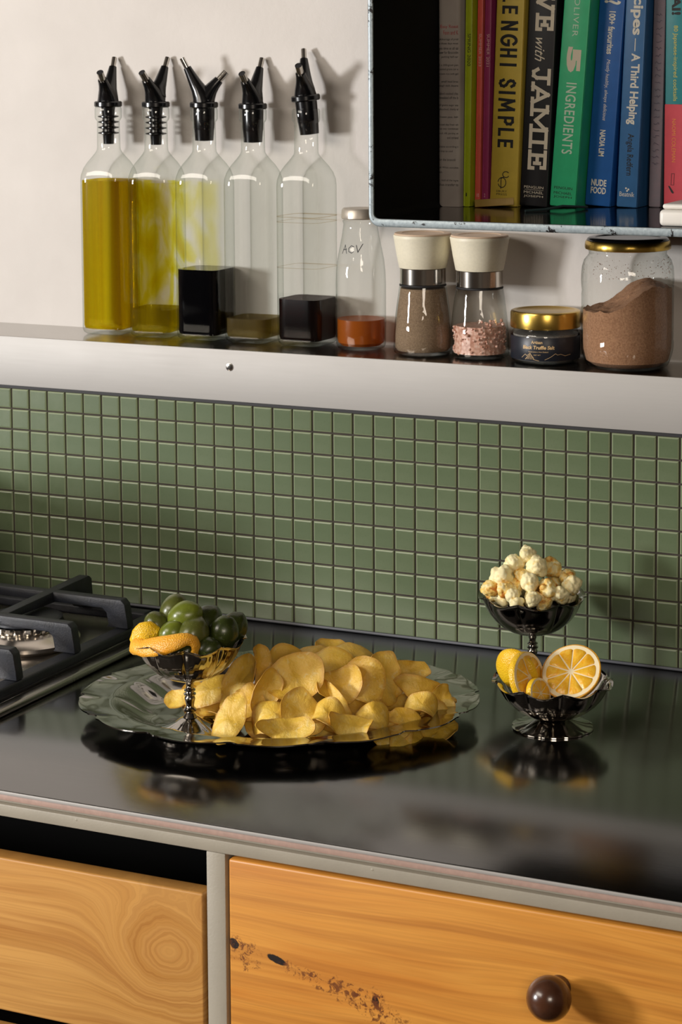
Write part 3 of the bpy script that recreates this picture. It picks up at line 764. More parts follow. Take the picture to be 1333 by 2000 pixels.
curved_text('NET WT', -0.0125, 0.0105, 0.0075, 0.0011)
mt = []
for (u0, h0) in ((-0.031, 0.0085), (-0.0265, 0.0125), (-0.0245, 0.0108), (-0.0205, 0.0138), (-0.0155, 0.0068), (-0.0105, 0.0058)): mt.append((u0, h0 - 0.0008))
mt2 = [(-0.0040, 0.0062), (0.002, 0.0090), (0.0075, 0.0128), (0.010, 0.0112), (0.0135, 0.0120), (0.019, 0.0100), (0.026, 0.0112)]
hatch = [[(-0.0205 + k * 0.0012, 0.0125 - abs(k) * 0.0012), (-0.0215 + k * 0.0016, 0.0068 - abs(k) * 0.0002)] for k in range(-3, 4)]
strokes([mt, mt2] + hatch, fj, 0.00035, GOLDINK, j, 'mountain_drawing')

# large jar of cocoa
J2 = Vector((0.7510, 0.050, ZS))
k = empty('cocoa_jar', J2, 'large fluted glass jar of cocoa powder with black and gold lid', 'jar')
def flute(a, r, z):
    w_ = max(0.0, 1 - abs(z - 0.0165) / 0.0105) * 0.020 + max(0.0, 1 - abs(z - 0.094) / 0.016) * 0.010 + (0.004 if 0.03 < z < 0.08 else 0)
    return 1 + w_ * abs(cos(a * 15)) - w_ * 0.5
lathe('glass', [(0, 0.0), (0.037, 0.0), (0.0430, 0.0025), (0.0450, 0.0065), (0.0462, 0.0105), (0.0478, 0.0165), (0.0490, 0.0225), (0.0492, 0.0275), (0.0484, 0.0305), (0.0488, 0.034), (0.0488, 0.050), (0.0488, 0.078), (0.0484, 0.083), (0.0490, 0.088), (0.0492, 0.094), (0.0490, 0.101), (0.0484, 0.108), (0.0462, 0.1150), (0.0425, 0.1195), (0.0412, 0.1210), (0.0412, 0.1240), (0.0418, 0.1250), (0.0412, 0.1260)],
      GLASS2, k, 120, mod=flute, angle=80)
COCOA = m_powder('cocoa_powder', S(128, 88, 62), S(182, 138, 104), 500)
vs, fs = [], []
NA, NRr = 56, 12
base = [(0.0, 0.003), (0.036, 0.003), (0.0435, 0.008), (0.0465, 0.020), (0.0470, 0.030)]
# powder body: side rings up to a sloping, lumpy top (high on the right, low on the left)
def top_h(x, y):
    u = x * RGT.x + y * RGT.y
    return 0.062 + 0.030 * (1 / (1 + math.exp(-(u - 0.000) / 0.0085))) - 0.007 * max(0, (u - 0.026) / 0.02) + 0.0025 * noise.noise(Vector((x * 160, y * 160, 3))) + 0.0014 * noise.noise(Vector((x * 420, y * 420, 9)))
vs.append(Vector((0, 0, 0.003)))
rings = []
for (r, z) in base[1:]:
    rings.append([len(vs) + q for q in range(NA)]); vs += [Vector((r * cos(2 * pi * q / NA), r * sin(2 * pi * q / NA), z)) for q in range(NA)]
for q in range(NA): fs.append((0, rings[0][q], rings[0][(q + 1) % NA]))
for i in range(NRr, 0, -1):
    r = 0.0470 * i / NRr
    rings.append([len(vs) + q for q in range(NA)])
    vs += [Vector((r * cos(2 * pi * q / NA), r * sin(2 * pi * q / NA), top_h(r * cos(2 * pi * q / NA), r * sin(2 * pi * q / NA)))) for q in range(NA)]
for A, B_ in zip(rings, rings[1:]):
    for q in range(NA): fs.append((A[q], A[(q + 1) % NA], B_[(q + 1) % NA], B_[q]))
vs.append(Vector((0, 0, top_h(0, 0))))
for q in range(NA): fs.append((rings[-1][q], rings[-1][(q + 1) % NA], len(vs) - 1))
pyd('cocoa', vs, fs, COCOA, k)
# powder specks clinging inside the shoulder
bm = bmesh.new(); rr = random.Random(5)
for i in range(150):
    a = ACAM + rr.gauss(0.1, 0.8); z = rr.uniform(0.098, 0.118); r = 0.0478 - max(0, z - 0.108) * 0.45 - 0.0006
    s_ = rr.uniform(0.0002, 0.0006)
    bmesh.ops.create_icosphere(bm, subdivisions=1, radius=s_, matrix=Matrix.Translation((r * cos(a), r * sin(a), z)))
o_ = from_bm('powder_specks', bm, COCOA, k, False); o_['kind'] = 'stuff'
lathe('lid', [(0, 0.1263), (0.0440, 0.1263), (0.0452, 0.1270), (0.0455, 0.1290), (0.0452, 0.1340), (0.0440, 0.1358), (0, 0.1360)], GOLD, k, 72, mod=lambda a, r, z: 1 + (0.006 * cos(a * 24) if z < 0.130 else 0))
lathe('lid_top', [(0, 0.1361), (0.0436, 0.1361), (0.0432, 0.1375), (0.0415, 0.1388), (0.0350, 0.1392), (0.0340, 0.1384), (0, 0.1382)], simple('black_lid', S(16, 16, 18), 0.12), k, 64)

# ------------------------------------------------------------------ wall box with books
BX0, BX1, BY0, BY1, BZ0, BZ1 = 0.6095, 1.16, -0.30, 0.1045, 0.2368, 0.60
ZB = 0.2437
case = empty('wall_box', (BX0, BY1, BZ0), 'open black metal box shelf with chipped pale rim mounted on wall', 'shelf')
def rrect(x0, x1, z0, z1, r, n=7):
    pts = []
    for (cx, cz, a0) in ((x1 - r, z1 - r, 0), (x0 + r, z1 - r, 90), (x0 + r, z0 + r, 180), (x1 - r, z0 + r, 270)):
        for i in range(n): a = rad(a0 + 90 * i / (n - 1)); pts.append((cx + r * cos(a), cz + r * sin(a)))
    return pts
outer = rrect(BX0, BX1, BZ0, BZ1, 0.011); inner = rrect(BX0 + .0042, BX1 - .0042, ZB, BZ1 - .004, 0.007)
n_ = len(outer)
def shell(y0, y1, o_, i_, mat, name):
    vs = [Vector((x, y0, z)) for x, z in o_] + [Vector((x, y1, z)) for x, z in o_] + [Vector((x, y0, z)) for x, z in i_] + [Vector((x, y1, z)) for x, z in i_]
    fs = []
    for a in range(n_):
        b_ = (a + 1) % n_
        fs += [(a, b_, n_ + b_, n_ + a), (2 * n_ + a, 3 * n_ + a, 3 * n_ + b_, 2 * n_ + b_), (a, 2 * n_ + a, 2 * n_ + b_, b_), (n_ + a, n_ + b_, 3 * n_ + b_, 3 * n_ + a)]
    return setp(pyd(name, vs, fs, mat, None, True, 50), case)
shell(BY0 + 0.003, BY1, outer, inner, CASEBLACK, 'casing')
# rolled front rim
def rim_ring(grow, y): return [Vector((x, y, z)) for x, z in rrect(BX0 + grow, BX1 - grow, BZ0 + grow, BZ1 - grow, 0.011 - grow * .9)]
secs = [rim_ring(g_, y) for g_, y in ((0.0, BY0 + 0.0029), (-0.0006, BY0 + 0.0015), (0.0, BY0 + 0.0004), (0.0012, BY0), (0.0032, BY0), (0.0044, BY0 + 0.0006), (0.0044, BY0 + 0.0029))]
for rg in secs[4:]:
    for v in rg:
        if v.z < BZ0 + 0.012: v.z += 0.0024 * min(1.0, (BZ0 + 0.012 - v.z) / 0.007)
r_ = loft('front_rim', secs, RIM, None, False, False); r_['label'] = 'pale blue-grey rim with chipped spots'; setp(r_, case)
setp(box('floor_plate', BX0 + .007, BX1 - .007, BY0 + .003, BY1 - .005, ZB + 0.00001, ZB + 0.0002, CASEFLOOR), case)
setp(box('back_panel', BX0 + .005, BX1 - .005, BY1 - 0.004, BY1 - 0.001, BZ0 + .005, BZ1 - .005, CASEBLACK), case)

PAGES = simple('page_block', S(196, 184, 160), 0.8, var=0.1, vscale=20)
def book(name, x0, x1, y, lean, H, D, mat, label, group='books in the wall box', pages=PAGES, zb=ZB, soft=False, cat='book', thick=0.0022):
    """x0..x1 spine at its foot; local x right, y into the shelf, z up the spine"""
    b_ = empty(name, (x0, y, zb + 0.0003), label, cat, group)
    # lean about the foot so that the lower edge stays on the shelf
    b_.rotation_euler = (0, rad(lean), 0)
    W = (x1 - x0) * cos(rad(lean))
    b_.location = (x0 , y, zb + 0.0004 + (x1 - x0) * sin(rad(lean)))
    t_ = thick
    bm = bmesh.new()
    add_box(bm, 0, W, 0, t_ * 1.2, 0, H, min(0.0015, W * .2), 2)
    from_bm('spine', bm, mat, b_)
    box('cover', 0.0001, t_, t_ * 1.2 + .0001, D, 0.0002, H, mat, b_); box('cover', W - t_, W - .0001, t_ * 1.2 + .0001, D, 0.0002, H, mat, b_)
    box('page_block', t_ + .0001, W - t_ - .0001, t_ * 1.2 + .0002, D - 0.003, 0.003, H - 0.003, pages, b_)
    b_['_w'] = W
    return b_, W
def spine_text(b_, body, z_top, z_bot, x0, x1, mat, bold=0.0, shear=0.0, spacing=1.0, eps=0.0002):
    """reads downwards; x0..x1 span the letter height across the spine"""
    o_ = lettering(body, (x0, -eps, z_top), (0, 0, z_bot - z_top), (x1 - x0, 0, 0), mat, b_, bold, shear, spacing)
    return o_
def flat_text(b_, body, z0, z1, x0, x1, mat, bold=0.0, shear=0.0, eps=0.0002):
    return lettering(body, (x0, -eps, z0), (x1 - x0, 0, 0), (0, 0, z1 - z0), mat, b_, bold, shear)
def cm(name, c, rough=0.45): return simple(name, c, rough, var=0.06, vscale=90)
WHT = simple('white_ink', S(232, 228, 218), 0.6); BLK = simple('dark_ink', S(20, 20, 24), 0.6); YEL = simple('yellow_ink', S(214, 196, 84), 0.6)
PINKW = simple('pale_pink_ink', S(232, 190, 190), 0.6); ORG = simple('orange_ink', S(226, 138, 60), 0.6); RED = simple('red_ink', S(176, 56, 60), 0.6)
def Zp(py, foot, s_): return (foot - py) / s_
# magazine with a softly rounded wide spine, printed with recipe text
pg = empty('magazine', (0.6139, -0.142, ZB + 0.0004), 'grey magazine printed all over with recipe text, leftmost on the shelf', 'magazine', 'magazines in the wall box')
W = 0.0232
def pring(z): return [Vector((0, 0.003, z)), Vector((0.0015, 0.001, z)), Vector((0.005, 0.0002, z)), Vector((W * .5, 0, z)), Vector((W - 0.004, 0.0003, z)), Vector((W - 0.001, 0.0015, z)), Vector((W, 0.004, z)), Vector((W, 0.12, z)), Vector((0, 0.12, z))]
loft('folded_pages', [pring(0), pring(0.27)], m_page(), pg)
PS, PF = 1948.0, 403.8
def zz(py, S_=PS, F_=PF): return (F_ - py) / S_
for (body, y0, y1, xa, xb, m) in (
    ('Easy Roast', 49, 57, .0030, .0222, RED), ('Fenn and K', 60, 68, .0060, .0222, RED),
    ('Advantage of prod', 75, 80, .002, .022, BLK), ('in these days most', 83, 88, .001, .022, BLK), ('less time at all tal', 92, 97, .001, .022, BLK), ('over for Broccolin', 100, 105, .001, .022, BLK), ('putting half car', 109, 114, .004, .022, BLK),
    ('2 x 250-gram pan', 125, 130, .001, .022, BLK), ('cooked grains (or e', 133, 138, .001, .022, BLK), ('brown rice with gol', 142, 147, .001, .022, BLK),
    ('small head broc', 157, 161, .004, .022, BLK), ('tough stalk depare', 165, 170, .001, .022, BLK), ('sliced cooked chic', 180, 185, .001, .022, BLK), ('shredded off the b', 188, 193, .001, .022, BLK),
    ('20 grams sugar sna', 203, 208, .001, .022, BLK), ('blanched, thinly sl', 211, 216, .001, .022, BLK), ('frozen peas, defr', 226, 231, .002, .022, BLK),
    ('mixed dep fresh wh', 241, 246, .001, .022, BLK), ('use any combinati', 249, 254, .001, .022, BLK), ('basil, dill, parsley, m', 258, 263, .001, .022, BLK), ('and coriand', 266, 271, .010, .022, BLK),
    ('grains according t', 284, 289, .001, .022, BLK), ('a tray to cool', 293, 298, .001, .016, BLK), ('for the broccoli', 309, 314, .001, .019, BLK), ('oil. Whisk everythin', 325, 330, .001, .022, BLK), ('salt.', 334, 338, .001, .005, BLK),
    ('n. Add all the ingre', 350, 355, .001, .022, BLK), ('then transfer to', 358, 363, .001, .022, BLK)):
    flat_text(pg, body, zz(y1), zz(y0), xa, xb, m)
LIME = cm('lime_cover', S(168, 184, 30)); CORAL = cm('coral_cover', S(222, 96, 84)); MAG = cm('magenta_cover', S(158, 56, 104))
def mag(x0, x1, y, lean, mat, label, txt, tcol, num, S_, F_, zb=ZB):
    b_, W = book('magazine', x0, x1, y, lean, 0.272, 0.20, mat, label, 'magazines in the wall box', zb=zb, thick=0.0006)
    spine_text(b_, txt, (F_ - 66) / S_, (F_ - 129) / S_, W * .30, W * .76, tcol)
    flat_text(b_, num, (F_ - 384) / S_, (F_ - 377) / S_, W * .3, W * .3 + .0012 * len(num), tcol)
mag(0.6384, 0.6456, -0.134, 0.82, LIME, 'thin lime green magazine with dark spine lettering', 'SPRING 2020', BLK, '1', 1951, 404)
mag(0.6475, 0.6530, -0.126, 0.96, CORAL, 'thin coral red magazine beside the lime one', 'SUMMER 2023', PINKW, '10', 1942, 402)
mag(0.6543, 0.6608, -0.124, 1.1, MAG, 'thin magenta magazine beside the yellow book', 'SUMMER 2021', PINKW, '2', 1945, 402)
YELB = cm('yellow_cover', S(206, 180, 72)); BLKB = cm('black_cover', S(16, 15, 20), 0.5); GRNB = cm('green_cover', S(50, 184, 128)); BLUB = cm('blue_cover', S(34, 98, 176)); BL2 = cm('steel_blue_cover', S(58, 112, 168))
TEAL = cm('teal_cover', S(36, 132, 140)); REDB = cm('red_cover', S(206, 66, 80)); GREYB = cm('grey_board', S(150, 138, 116)); DKB = cm('dark_board', S(40, 36, 44))
SANS = {'L': [[(.1, 1), (.1, .05), (.95, .05)]], 'E': [[(.9, .95), (.1, .95), (.1, .05), (.9, .05)], [(.1, .5), (.8, .5)]], 'N': [[(.1, 0), (.1, 1), (.9, 0), (.9, 1)]], 'H': [[(.1, 0), (.1, 1)], [(.9, 0), (.9, 1)], [(.1, .5), (.9, .5)]],
        'I': [[(.5, 0), (.5, 1)]], 'M': [[(.08, 0), (.16, 1), (.5, .2), (.84, 1), (.92, 0)]], 'P': [[(.1, 0), (.1, .95), (.6, .95), (.88, .82), (.88, .58), (.6, .45), (.1, .45)]], 'T': [[(0, .95), (1, .95)], [(.5, .95), (.5, 0)]],
        'O': [[(.5 + .46 * cos(rad(a)), .5 + .5 * sin(rad(a))) for a in range(0, 361, 24)]],
        'G': [[(.52 + .46 * cos(rad(a)), .5 + .5 * sin(rad(a))) for a in range(42, 345, 21)] + [(.96, .48), (.55, .48)]],
        'S': [[(.88, .80), (.70, .95), (.45, 1), (.20, .90), (.14, .72), (.30, .56), (.70, .42), (.88, .26), (.80, .08), (.52, 0), (.25, .04), (.08, .22)]]}
# yellow
F_, S_ = 403.0, 1945.0
b_, W = book('cookbook', 0.6616, 0.6910, -0.122, 2.14, 0.268, 0.20, YELB, 'yellow cookbook with heavy black spine lettering', zb=ZB)
def row(b_, words, S_, F_, x0, x1, mat, **kw):
    for wtxt, ya, yb_ in words: spine_text(b_, wtxt, (F_ - ya) / S_, (F_ - yb_) / S_, x0, x1, mat, **kw)
strk = lambda pts, wd, mat, par, nm: strokes(pts, lambda u, z, L=0.0: Vector((u, -0.0002 - L, z)), wd, mat, par, nm)
for ch, ya, yb_ in (('O', -112, -88), ('T', -84, -66), ('T', -62, -44), ('O', -40, -16), ('L', -8, 4), ('E', 15, 28), ('N', 44, 60), ('G', 70, 90), ('H', 97, 112), ('I', 121, 134),
                    ('S', 156, 171), ('I', 176, 187), ('M', 193, 218), ('P', 229, 244), ('L', 252, 264), ('E', 274, 287)):
    za, zb_ = (F_ - ya) / S_, (F_ - yb_) / S_
    strk([[(W * (.24 + .52 * v), za + (zb_ - za) * u) for u, v in ln] for ln in SANS[ch]], 0.0029, BLK, b_, 'lettering')
zc0 = (F_ - 353) / S_; xc0 = W * .43
strk([[(xc0 + 0.0042 * cos(rad(a)), zc0 - .002 + 0.0050 * sin(rad(a))) for a in range(-160, 171, 22)], [(xc0 - .001, zc0 - .008), (xc0 - .001, zc0 + .002), (xc0 + .0015, zc0 + .0035)],
      [(xc0 + 0.004 + 0.0034 * cos(rad(a)), zc0 + .0062 + 0.0030 * sin(rad(a))) for a in range(40, 330, 24)]], 0.0008, BLK, b_, 'emblem')
flat_text(b_, 'EBURY', (F_ - 376) / S_, (F_ - 372) / S_, W * .24, W * .62, BLK); flat_text(b_, 'PRESS', (F_ - 382) / S_, (F_ - 378) / S_, W * .24, W * .62, BLK)
# black
b_, W = book('cookbook', 0.6922, 0.7216, -0.118, 2.81, 0.262, 0.20, BLKB, 'black cookbook with large cream slab lettering', zb=ZB)
CRL = simple('cream_ink', S(216, 206, 186), 0.6)
def slab(parent, letters, S_, F_, x0, x1, mat, wd):
    """hand-drawn slab-serif capitals, reading downwards: u runs along the spine, v across it"""
    G = {'J': [[(.18, .95), (.92, .95)], [(.62, .95), (.62, .25), (.5, .06), (.28, .06), (.14, .28)]],
         'A': [[(.12, .05), (.5, .95), (.88, .05)], [(0, .05), (.28, .05)], [(.70, .05), (1, .05)], [(.28, .36), (.72, .36)]],
         'M': [[(.14, .05), (.14, .95), (.5, .30), (.86, .95), (.86, .05)], [(0, .05), (.3, .05)], [(.7, .05), (1, .05)], [(0, .95), (.2, .95)], [(.8, .95), (1, .95)]],
         'I': [[(.5, .05), (.5, .95)], [(.1, .05), (.9, .05)], [(.1, .95), (.9, .95)]],
         'E': [[(.24, .05), (.24, .95)], [(.05, .05), (.92, .05), (.92, .26)], [(.05, .95), (.88, .95), (.88, .76)], [(.24, .5), (.66, .5)], [(.66, .36), (.66, .64)]],
         'V': [[(.12, .95), (.5, .05), (.88, .95)], [(0, .95), (.28, .95)], [(.72, .95), (1, .95)]],
         'S': [[(.85, .75), (.6, .95), (.3, .9), (.2, .7), (.5, .5), (.8, .32), (.7, .1), (.35, .05), (.15, .25)]]}
    for ch, ya, yb_ in letters:
        za, zb_ = (F_ - ya) / S_, (F_ - yb_) / S_
        lines = [[(x0 + (x1 - x0) * v, za + (zb_ - za) * u) for u, v in ln] for ln in G[ch]]
        strk(lines, wd, mat, parent, 'lettering')
slab(b_, [('J', 132, 166), ('A', 164, 206), ('M', 208, 262), ('I', 266, 289), ('E', 294, 331)], S_, F_, W * .26, W * .88, CRL, 0.0036)
slab(b_, [('V', -10, 25), ('E', 30, 62), ('A', -48, -12), ('S', -82, -52)], S_, F_, W * .30, W * .90, CRL, 0.0036)
spine_text(b_, 'with', (F_ - 76) / S_, (F_ - 121) / S_, W * .30, W * .66, CRL, 0.0, 0.45)
for txt, ya, yb_ in (('PENGUIN', 363, 368), ('MICHAEL', 373, 378), ('JOSEPH', 381, 386)): flat_text(b_, txt, (F_ - yb_) / S_, (F_ - ya) / S_, W * .14, W * .84, CRL)
strk([[(W * .16, (F_ - 370.5) / S_), (W * .84, (F_ - 370.5) / S_)]], 0.0003, CRL, b_, 'rule')
# green
b_, W = book('cookbook', 0.7226, 0.7500, -0.114, 4.20, 0.264, 0.20, GRNB, 'bright green cookbook with pale condensed lettering and big numeral', zb=ZB)
PALEG = simple('pale_green_ink', S(196, 220, 200), 0.6)
row(b_, [('JAMIE OLIVER', -70, 73)], 1950, F_, W * .34, W * .62, PALEG, spacing=1.15)
row(b_, [('INGREDIENTS', 162, 300)], 1950, F_, W * .32, W * .72, PALEG, bold=0.012, spacing=1.1)
spine_text(b_, '5', (F_ - 93) / 1950, (F_ - 142) / 1950, W * .26, W * .80, CRL, 0.07)
for txt, ya, yb_ in (('PENGUIN', 364, 369), ('MICHAEL', 374, 379), ('JOSEPH', 382, 387)): flat_text(b_, txt, (F_ - yb_) / 1950, (F_ - ya) / 1950, W * .14, W * .84, BLK)
# blue
F2 = 400.5
b_, W = book('cookbook', 0.7515, 0.7780, -0.090, 4.1, 0.258, 0.19, BLUB, 'vivid blue cookbook with small white lettering', zb=ZB)
row(b_, [('100+ favourites', 25, 107)], 1935, F2, W * .42, W * .68, WHT, bold=0.025)
row(b_, [('Mostly healthy, always delicious', 117, 235)], 1935, F2, W * .42, W * .60, WHT, shear=0.3)
row(b_, [('NADIA LIM', 253, 304)], 1935, F2, W * .40, W * .62, WHT, bold=0.03)
row(b_, [('Yum!?', -60, 12)], 1935, F2, W * .2, W * .85, WHT, bold=0.03)
flat_text(b_, 'NUDE', (F2 - 362) / 1935, (F2 - 349) / 1935, W * .2, W * .8, WHT, 0.03); flat_text(b_, 'FOOD', (F2 - 377) / 1935, (F2 - 364) / 1935, W * .2, W * .8, WHT, 0.03)
# steel blue
b_, W = book('cookbook', 0.7852, 0.8065, -0.092, 2.5, 0.27, 0.20, BL2, 'muted blue cookbook with bold white title and tan side', zb=ZB)
F3 = 403.0
row(b_, [('Recipes', -42, 70)], 1952, F3, W * .25, W * .88, WHT, bold=0.03)
strk([[(W * .55, (F3 - 77) / 1952), (W * .55, (F3 - 100) / 1952)]], 0.0009, WHT, b_, 'dash')
row(b_, [('A Third Helping', 105, 242)], 1952, F3, W * .28, W * .82, WHT, bold=0.03)
row(b_, [('Angela Redfern', 260, 341)], 1952, F3, W * .32, W * .72, BLK, bold=0.01)
flat_text(b_, 'Beatnik', (F3 - 382) / 1952, (F3 - 373) / 1952, W * .14, W * .86, WHT)
bd = []
for (ux_, uz_) in ((.44, 366), (.56, 368), (.50, 371)):
    cx_, cz_ = W * ux_, (F3 - uz_) / 1952; bd.append([(cx_ + .0010 * cos(i * pi / 4), -0.0002, cz_ + .0010 * sin(i * pi / 4)) for i in range(8)])
flat('emblem', bd, WHT, b_)
# plastic sleeved notebook
SLEEVE = m_powder('sleeved_notes', S(116, 118, 128), S(150, 128, 136), 14)
b_, W = book('notebook', 0.8135, 0.8255, -0.075, 1.2, 0.255, 0.18, SLEEVE, 'grey-pink handwritten notebook in a clear plastic sleeve', group=None, zb=ZB, thick=0.0015)
rr = random.Random(3)
sc_ = []
for py in range(30, 320, 13):
    z0 = (400 - py) / 1940
    sc_.append([(W * (.25 + .12 * i + rr.uniform(-.04, .04)), z0 + rr.uniform(-.0014, .0014)) for i in range(5)])
strk(sc_, 0.0004, simple('note_ink', S(78, 74, 92), 0.7), b_, 'handwriting')
# teal and red
b_, W = book('cookbook', 0.8315, 0.8508, -0.082, 0.08, 0.272, 0.19, TEAL, 'cookbook with spine teal above and red below', zb=ZB)
F4 = 402.0
bm = bmesh.new(); add_box(bm, -0.0001, W + 0.0001, -0.0003, 0.004, 0.0001, (F4 - 202) / 1945, 0.0004, 1)
o_ = from_bm('red_spine_half', bm, REDB, b_); o_['label'] = 'red lower half of the spine'
row(b_, [('KAMPAI!', -80, 32)], 1945, F4, W * .32, W * .80, BLK, bold=0.04)
row(b_, [('80 Japanese-inspired cocktails', 52, 196)], 1945, F4, W * .38, W * .66, YEL)
spine_text(b_, 'NAOMI COLEMAN', (F4 - 230) / 1945, (F4 - 313) / 1945, W * .40, W * .60, ORG, eps=0.0005)
def e5(u, z, L=0.0): return Vector((u, -0.0005 - L, z))
x_, z_ = W * .45, F4
strokes([[(x_ - .001, (z_ - 335) / 1945), (x_ + .0018, (z_ - 335) / 1945), (x_ + .0012, (z_ - 357) / 1945), (x_ - .0016, (z_ - 357) / 1945), (x_ - .001, (z_ - 335) / 1945)]], e5, 0.0004, BLK, b_, 'drawing')
flat('drawing', [[(x_ - .0045, -0.0005, (z_ - 359) / 1945), (x_ - .003, -0.0005, (z_ - 359) / 1945), (x_ + .0014, -0.0005, (z_ - 371) / 1945), (x_ + .0008, -0.0005, (z_ - 374) / 1945), (x_ - .001, -0.0005, (z_ - 372) / 1945)]], BLK, b_)
# black book with a dotted edge, cut by the frame
b_, W = book('cookbook', 0.8535, 0.8760, -0.082, 0.1, 0.27, 0.19, cm('speckled_black', S(20, 20, 24)), 'black book with a line of tiny white dots, rightmost', zb=ZB)
dots = []
for i in range(60):
    z0 = 0.03 + i * 0.0038; x0_ = 0.0012 + (i % 2) * 0.0003
    dots.append([(x0_, -0.0002, z0), (x0_ + .0007, -0.0002, z0), (x0_ + .0007, -0.0002, z0 + .0016), (x0_, -0.0002, z0 + .0016)])
flat('dotted_line', dots, WHT, b_)
# things on the shelf in front of the books
WBM = simple('white_box', S(226, 222, 214), 0.4)
o = empty('white_box', (0.918, -0.262, ZB + 0.0003), 'low white plastic box at the right front of the shelf', 'box')
bm = bmesh.new(); add_box(bm, -0.0285, 0.05, -0.022, 0.05, 0.0, 0.015, 0.004, 4); from_bm('body', bm, WBM, o)
bm = bmesh.new(); add_box(bm, -0.0265, 0.05, -0.018, 0.048, 0.0152, 0.020, 0.0022, 3); from_bm('lid', bm, WBM, o)
o = box('card_strip', -0.020, 0.020, -0.0007, 0.0007, 0, 0.0075, simple('tan_card', S(170, 138, 66), 0.5, var=0.15), None, 0.0005)
o.location = (0.6730, -0.1375, ZB + 0.0020); o.rotation_euler = (rad(-8), rad(-4), rad(10)); tag(o, 'small folded tan card strip lying against the foot of the yellow book', 'card')
o2 = tube('ribbon', [(0.722, -0.180, ZB + .0016), (0.735, -0.160, ZB + .0020), (0.748, -0.145, ZB + .0046), (0.758, -0.1288, ZB + .0030), (0.764, -0.118, ZB + .0020)], 0.0013, simple('ribbon_green', S(40, 56, 58), 0.5)); tag(o2, 'dark green bookmark ribbon lying in front of the green book', 'ribbon')

# ------------------------------------------------------------------ silver tray and stemmed cups
TC = Vector((0.5165, -0.3125, ZC))
RV = Vector((0.9032, 0.4293, 0)); TV = Vector((0.4293, -0.9032, 0))
TANG = math.atan2(0.4293, 0.9032)
def tray():
    tr = empty('serving_tray', (TC.x, TC.y, ZC + 0.0004), 'large oval polished silver tray with scalloped rim', 'tray', rz=TANG)
    A_, B_ = 0.197, 0.159
    NT_, prof = 288, [(0.0, 0.0028), (0.20, 0.0028), (0.42, 0.0028), (0.60, 0.0028), (0.635, 0.0031), (0.66, 0.0042), (0.685, 0.0065), (0.71, 0.0096), (0.735, 0.0128), (0.76, 0.0157), (0.785, 0.0182), (0.805, 0.0197), (0.82, 0.0205), (0.835, 0.0208), (0.85, 0.0208), (0.87, 0.0207), (0.90, 0.0209), (0.935, 0.0214), (0.965, 0.0220), (0.988, 0.0227), (1.0, 0.0229)]
    def out(a):
        # bracket-shaped scallops, two small cusps between broad lobes
        k = (a / (2 * pi) * 14) % 1.0
        s_ = abs(k - 0.5) * 2
        return 1.0 - 0.030 * (s_ ** 3) + 0.012 * math.exp(-((s_ - 0.78) / 0.08) ** 2)
    vs, fs = [Vector((0, 0, 0.0028))], []
    rings = []
    for (p, z) in prof[1:]:
        ring = []
        for i in range(NT_):
            a = 2 * pi * i / NT_
            wgt = max(0.0, (p - 0.60) / 0.40)
            m_ = 1 + (out(a) - 1) * wgt ** 1.3
            x, y = A_ * p * m_ * cos(a), B_ * p * m_ * sin(a)
            h = z
            k = (a / (2 * pi) * 14) % 1.0
            if 0.60 < p < 0.835: h += 0.0040 * sin(pi * (p - 0.60) / 0.235) ** 2 * (0.45 - abs(sin(pi * k)) ** 0.8)
            if p > 0.90: h += 0.0009 * cos(2 * pi * k) * (p - 0.90) / 0.10
            ring.append(len(vs)); vs.append(Vector((x, y, h)))
        rings.append(ring)
    for i in range(NT_): fs.append((0, rings[0][i], rings[0][(i + 1) % NT_]))
    for A1, B1 in zip(rings, rings[1:]):
        for i in range(NT_): fs.append((A1[i], A1[(i + 1) % NT_], B1[(i + 1) % NT_], B1[i]))
    me = bpy.data.meshes.new('dish'); me.from_pydata([tuple(v) for v in vs], [], fs); me.update()
    bm = bmesh.new(); bm.from_mesh(me); bmesh.ops.recalc_face_normals(bm, faces=bm.faces)
    bmesh.ops.solidify(bm, geom=bm.faces[:], thickness=0.0012)
    bm.to_mesh(me); bm.free()
    o = link('dish', me, SILVER, tr, True, 60)
    mn = min(v.co.z for v in me.vertices); me.transform(Matrix.Translation((0, 0, -mn)))
    return tr
tray()
TRZ = ZC + 0.0004 + 0.0014

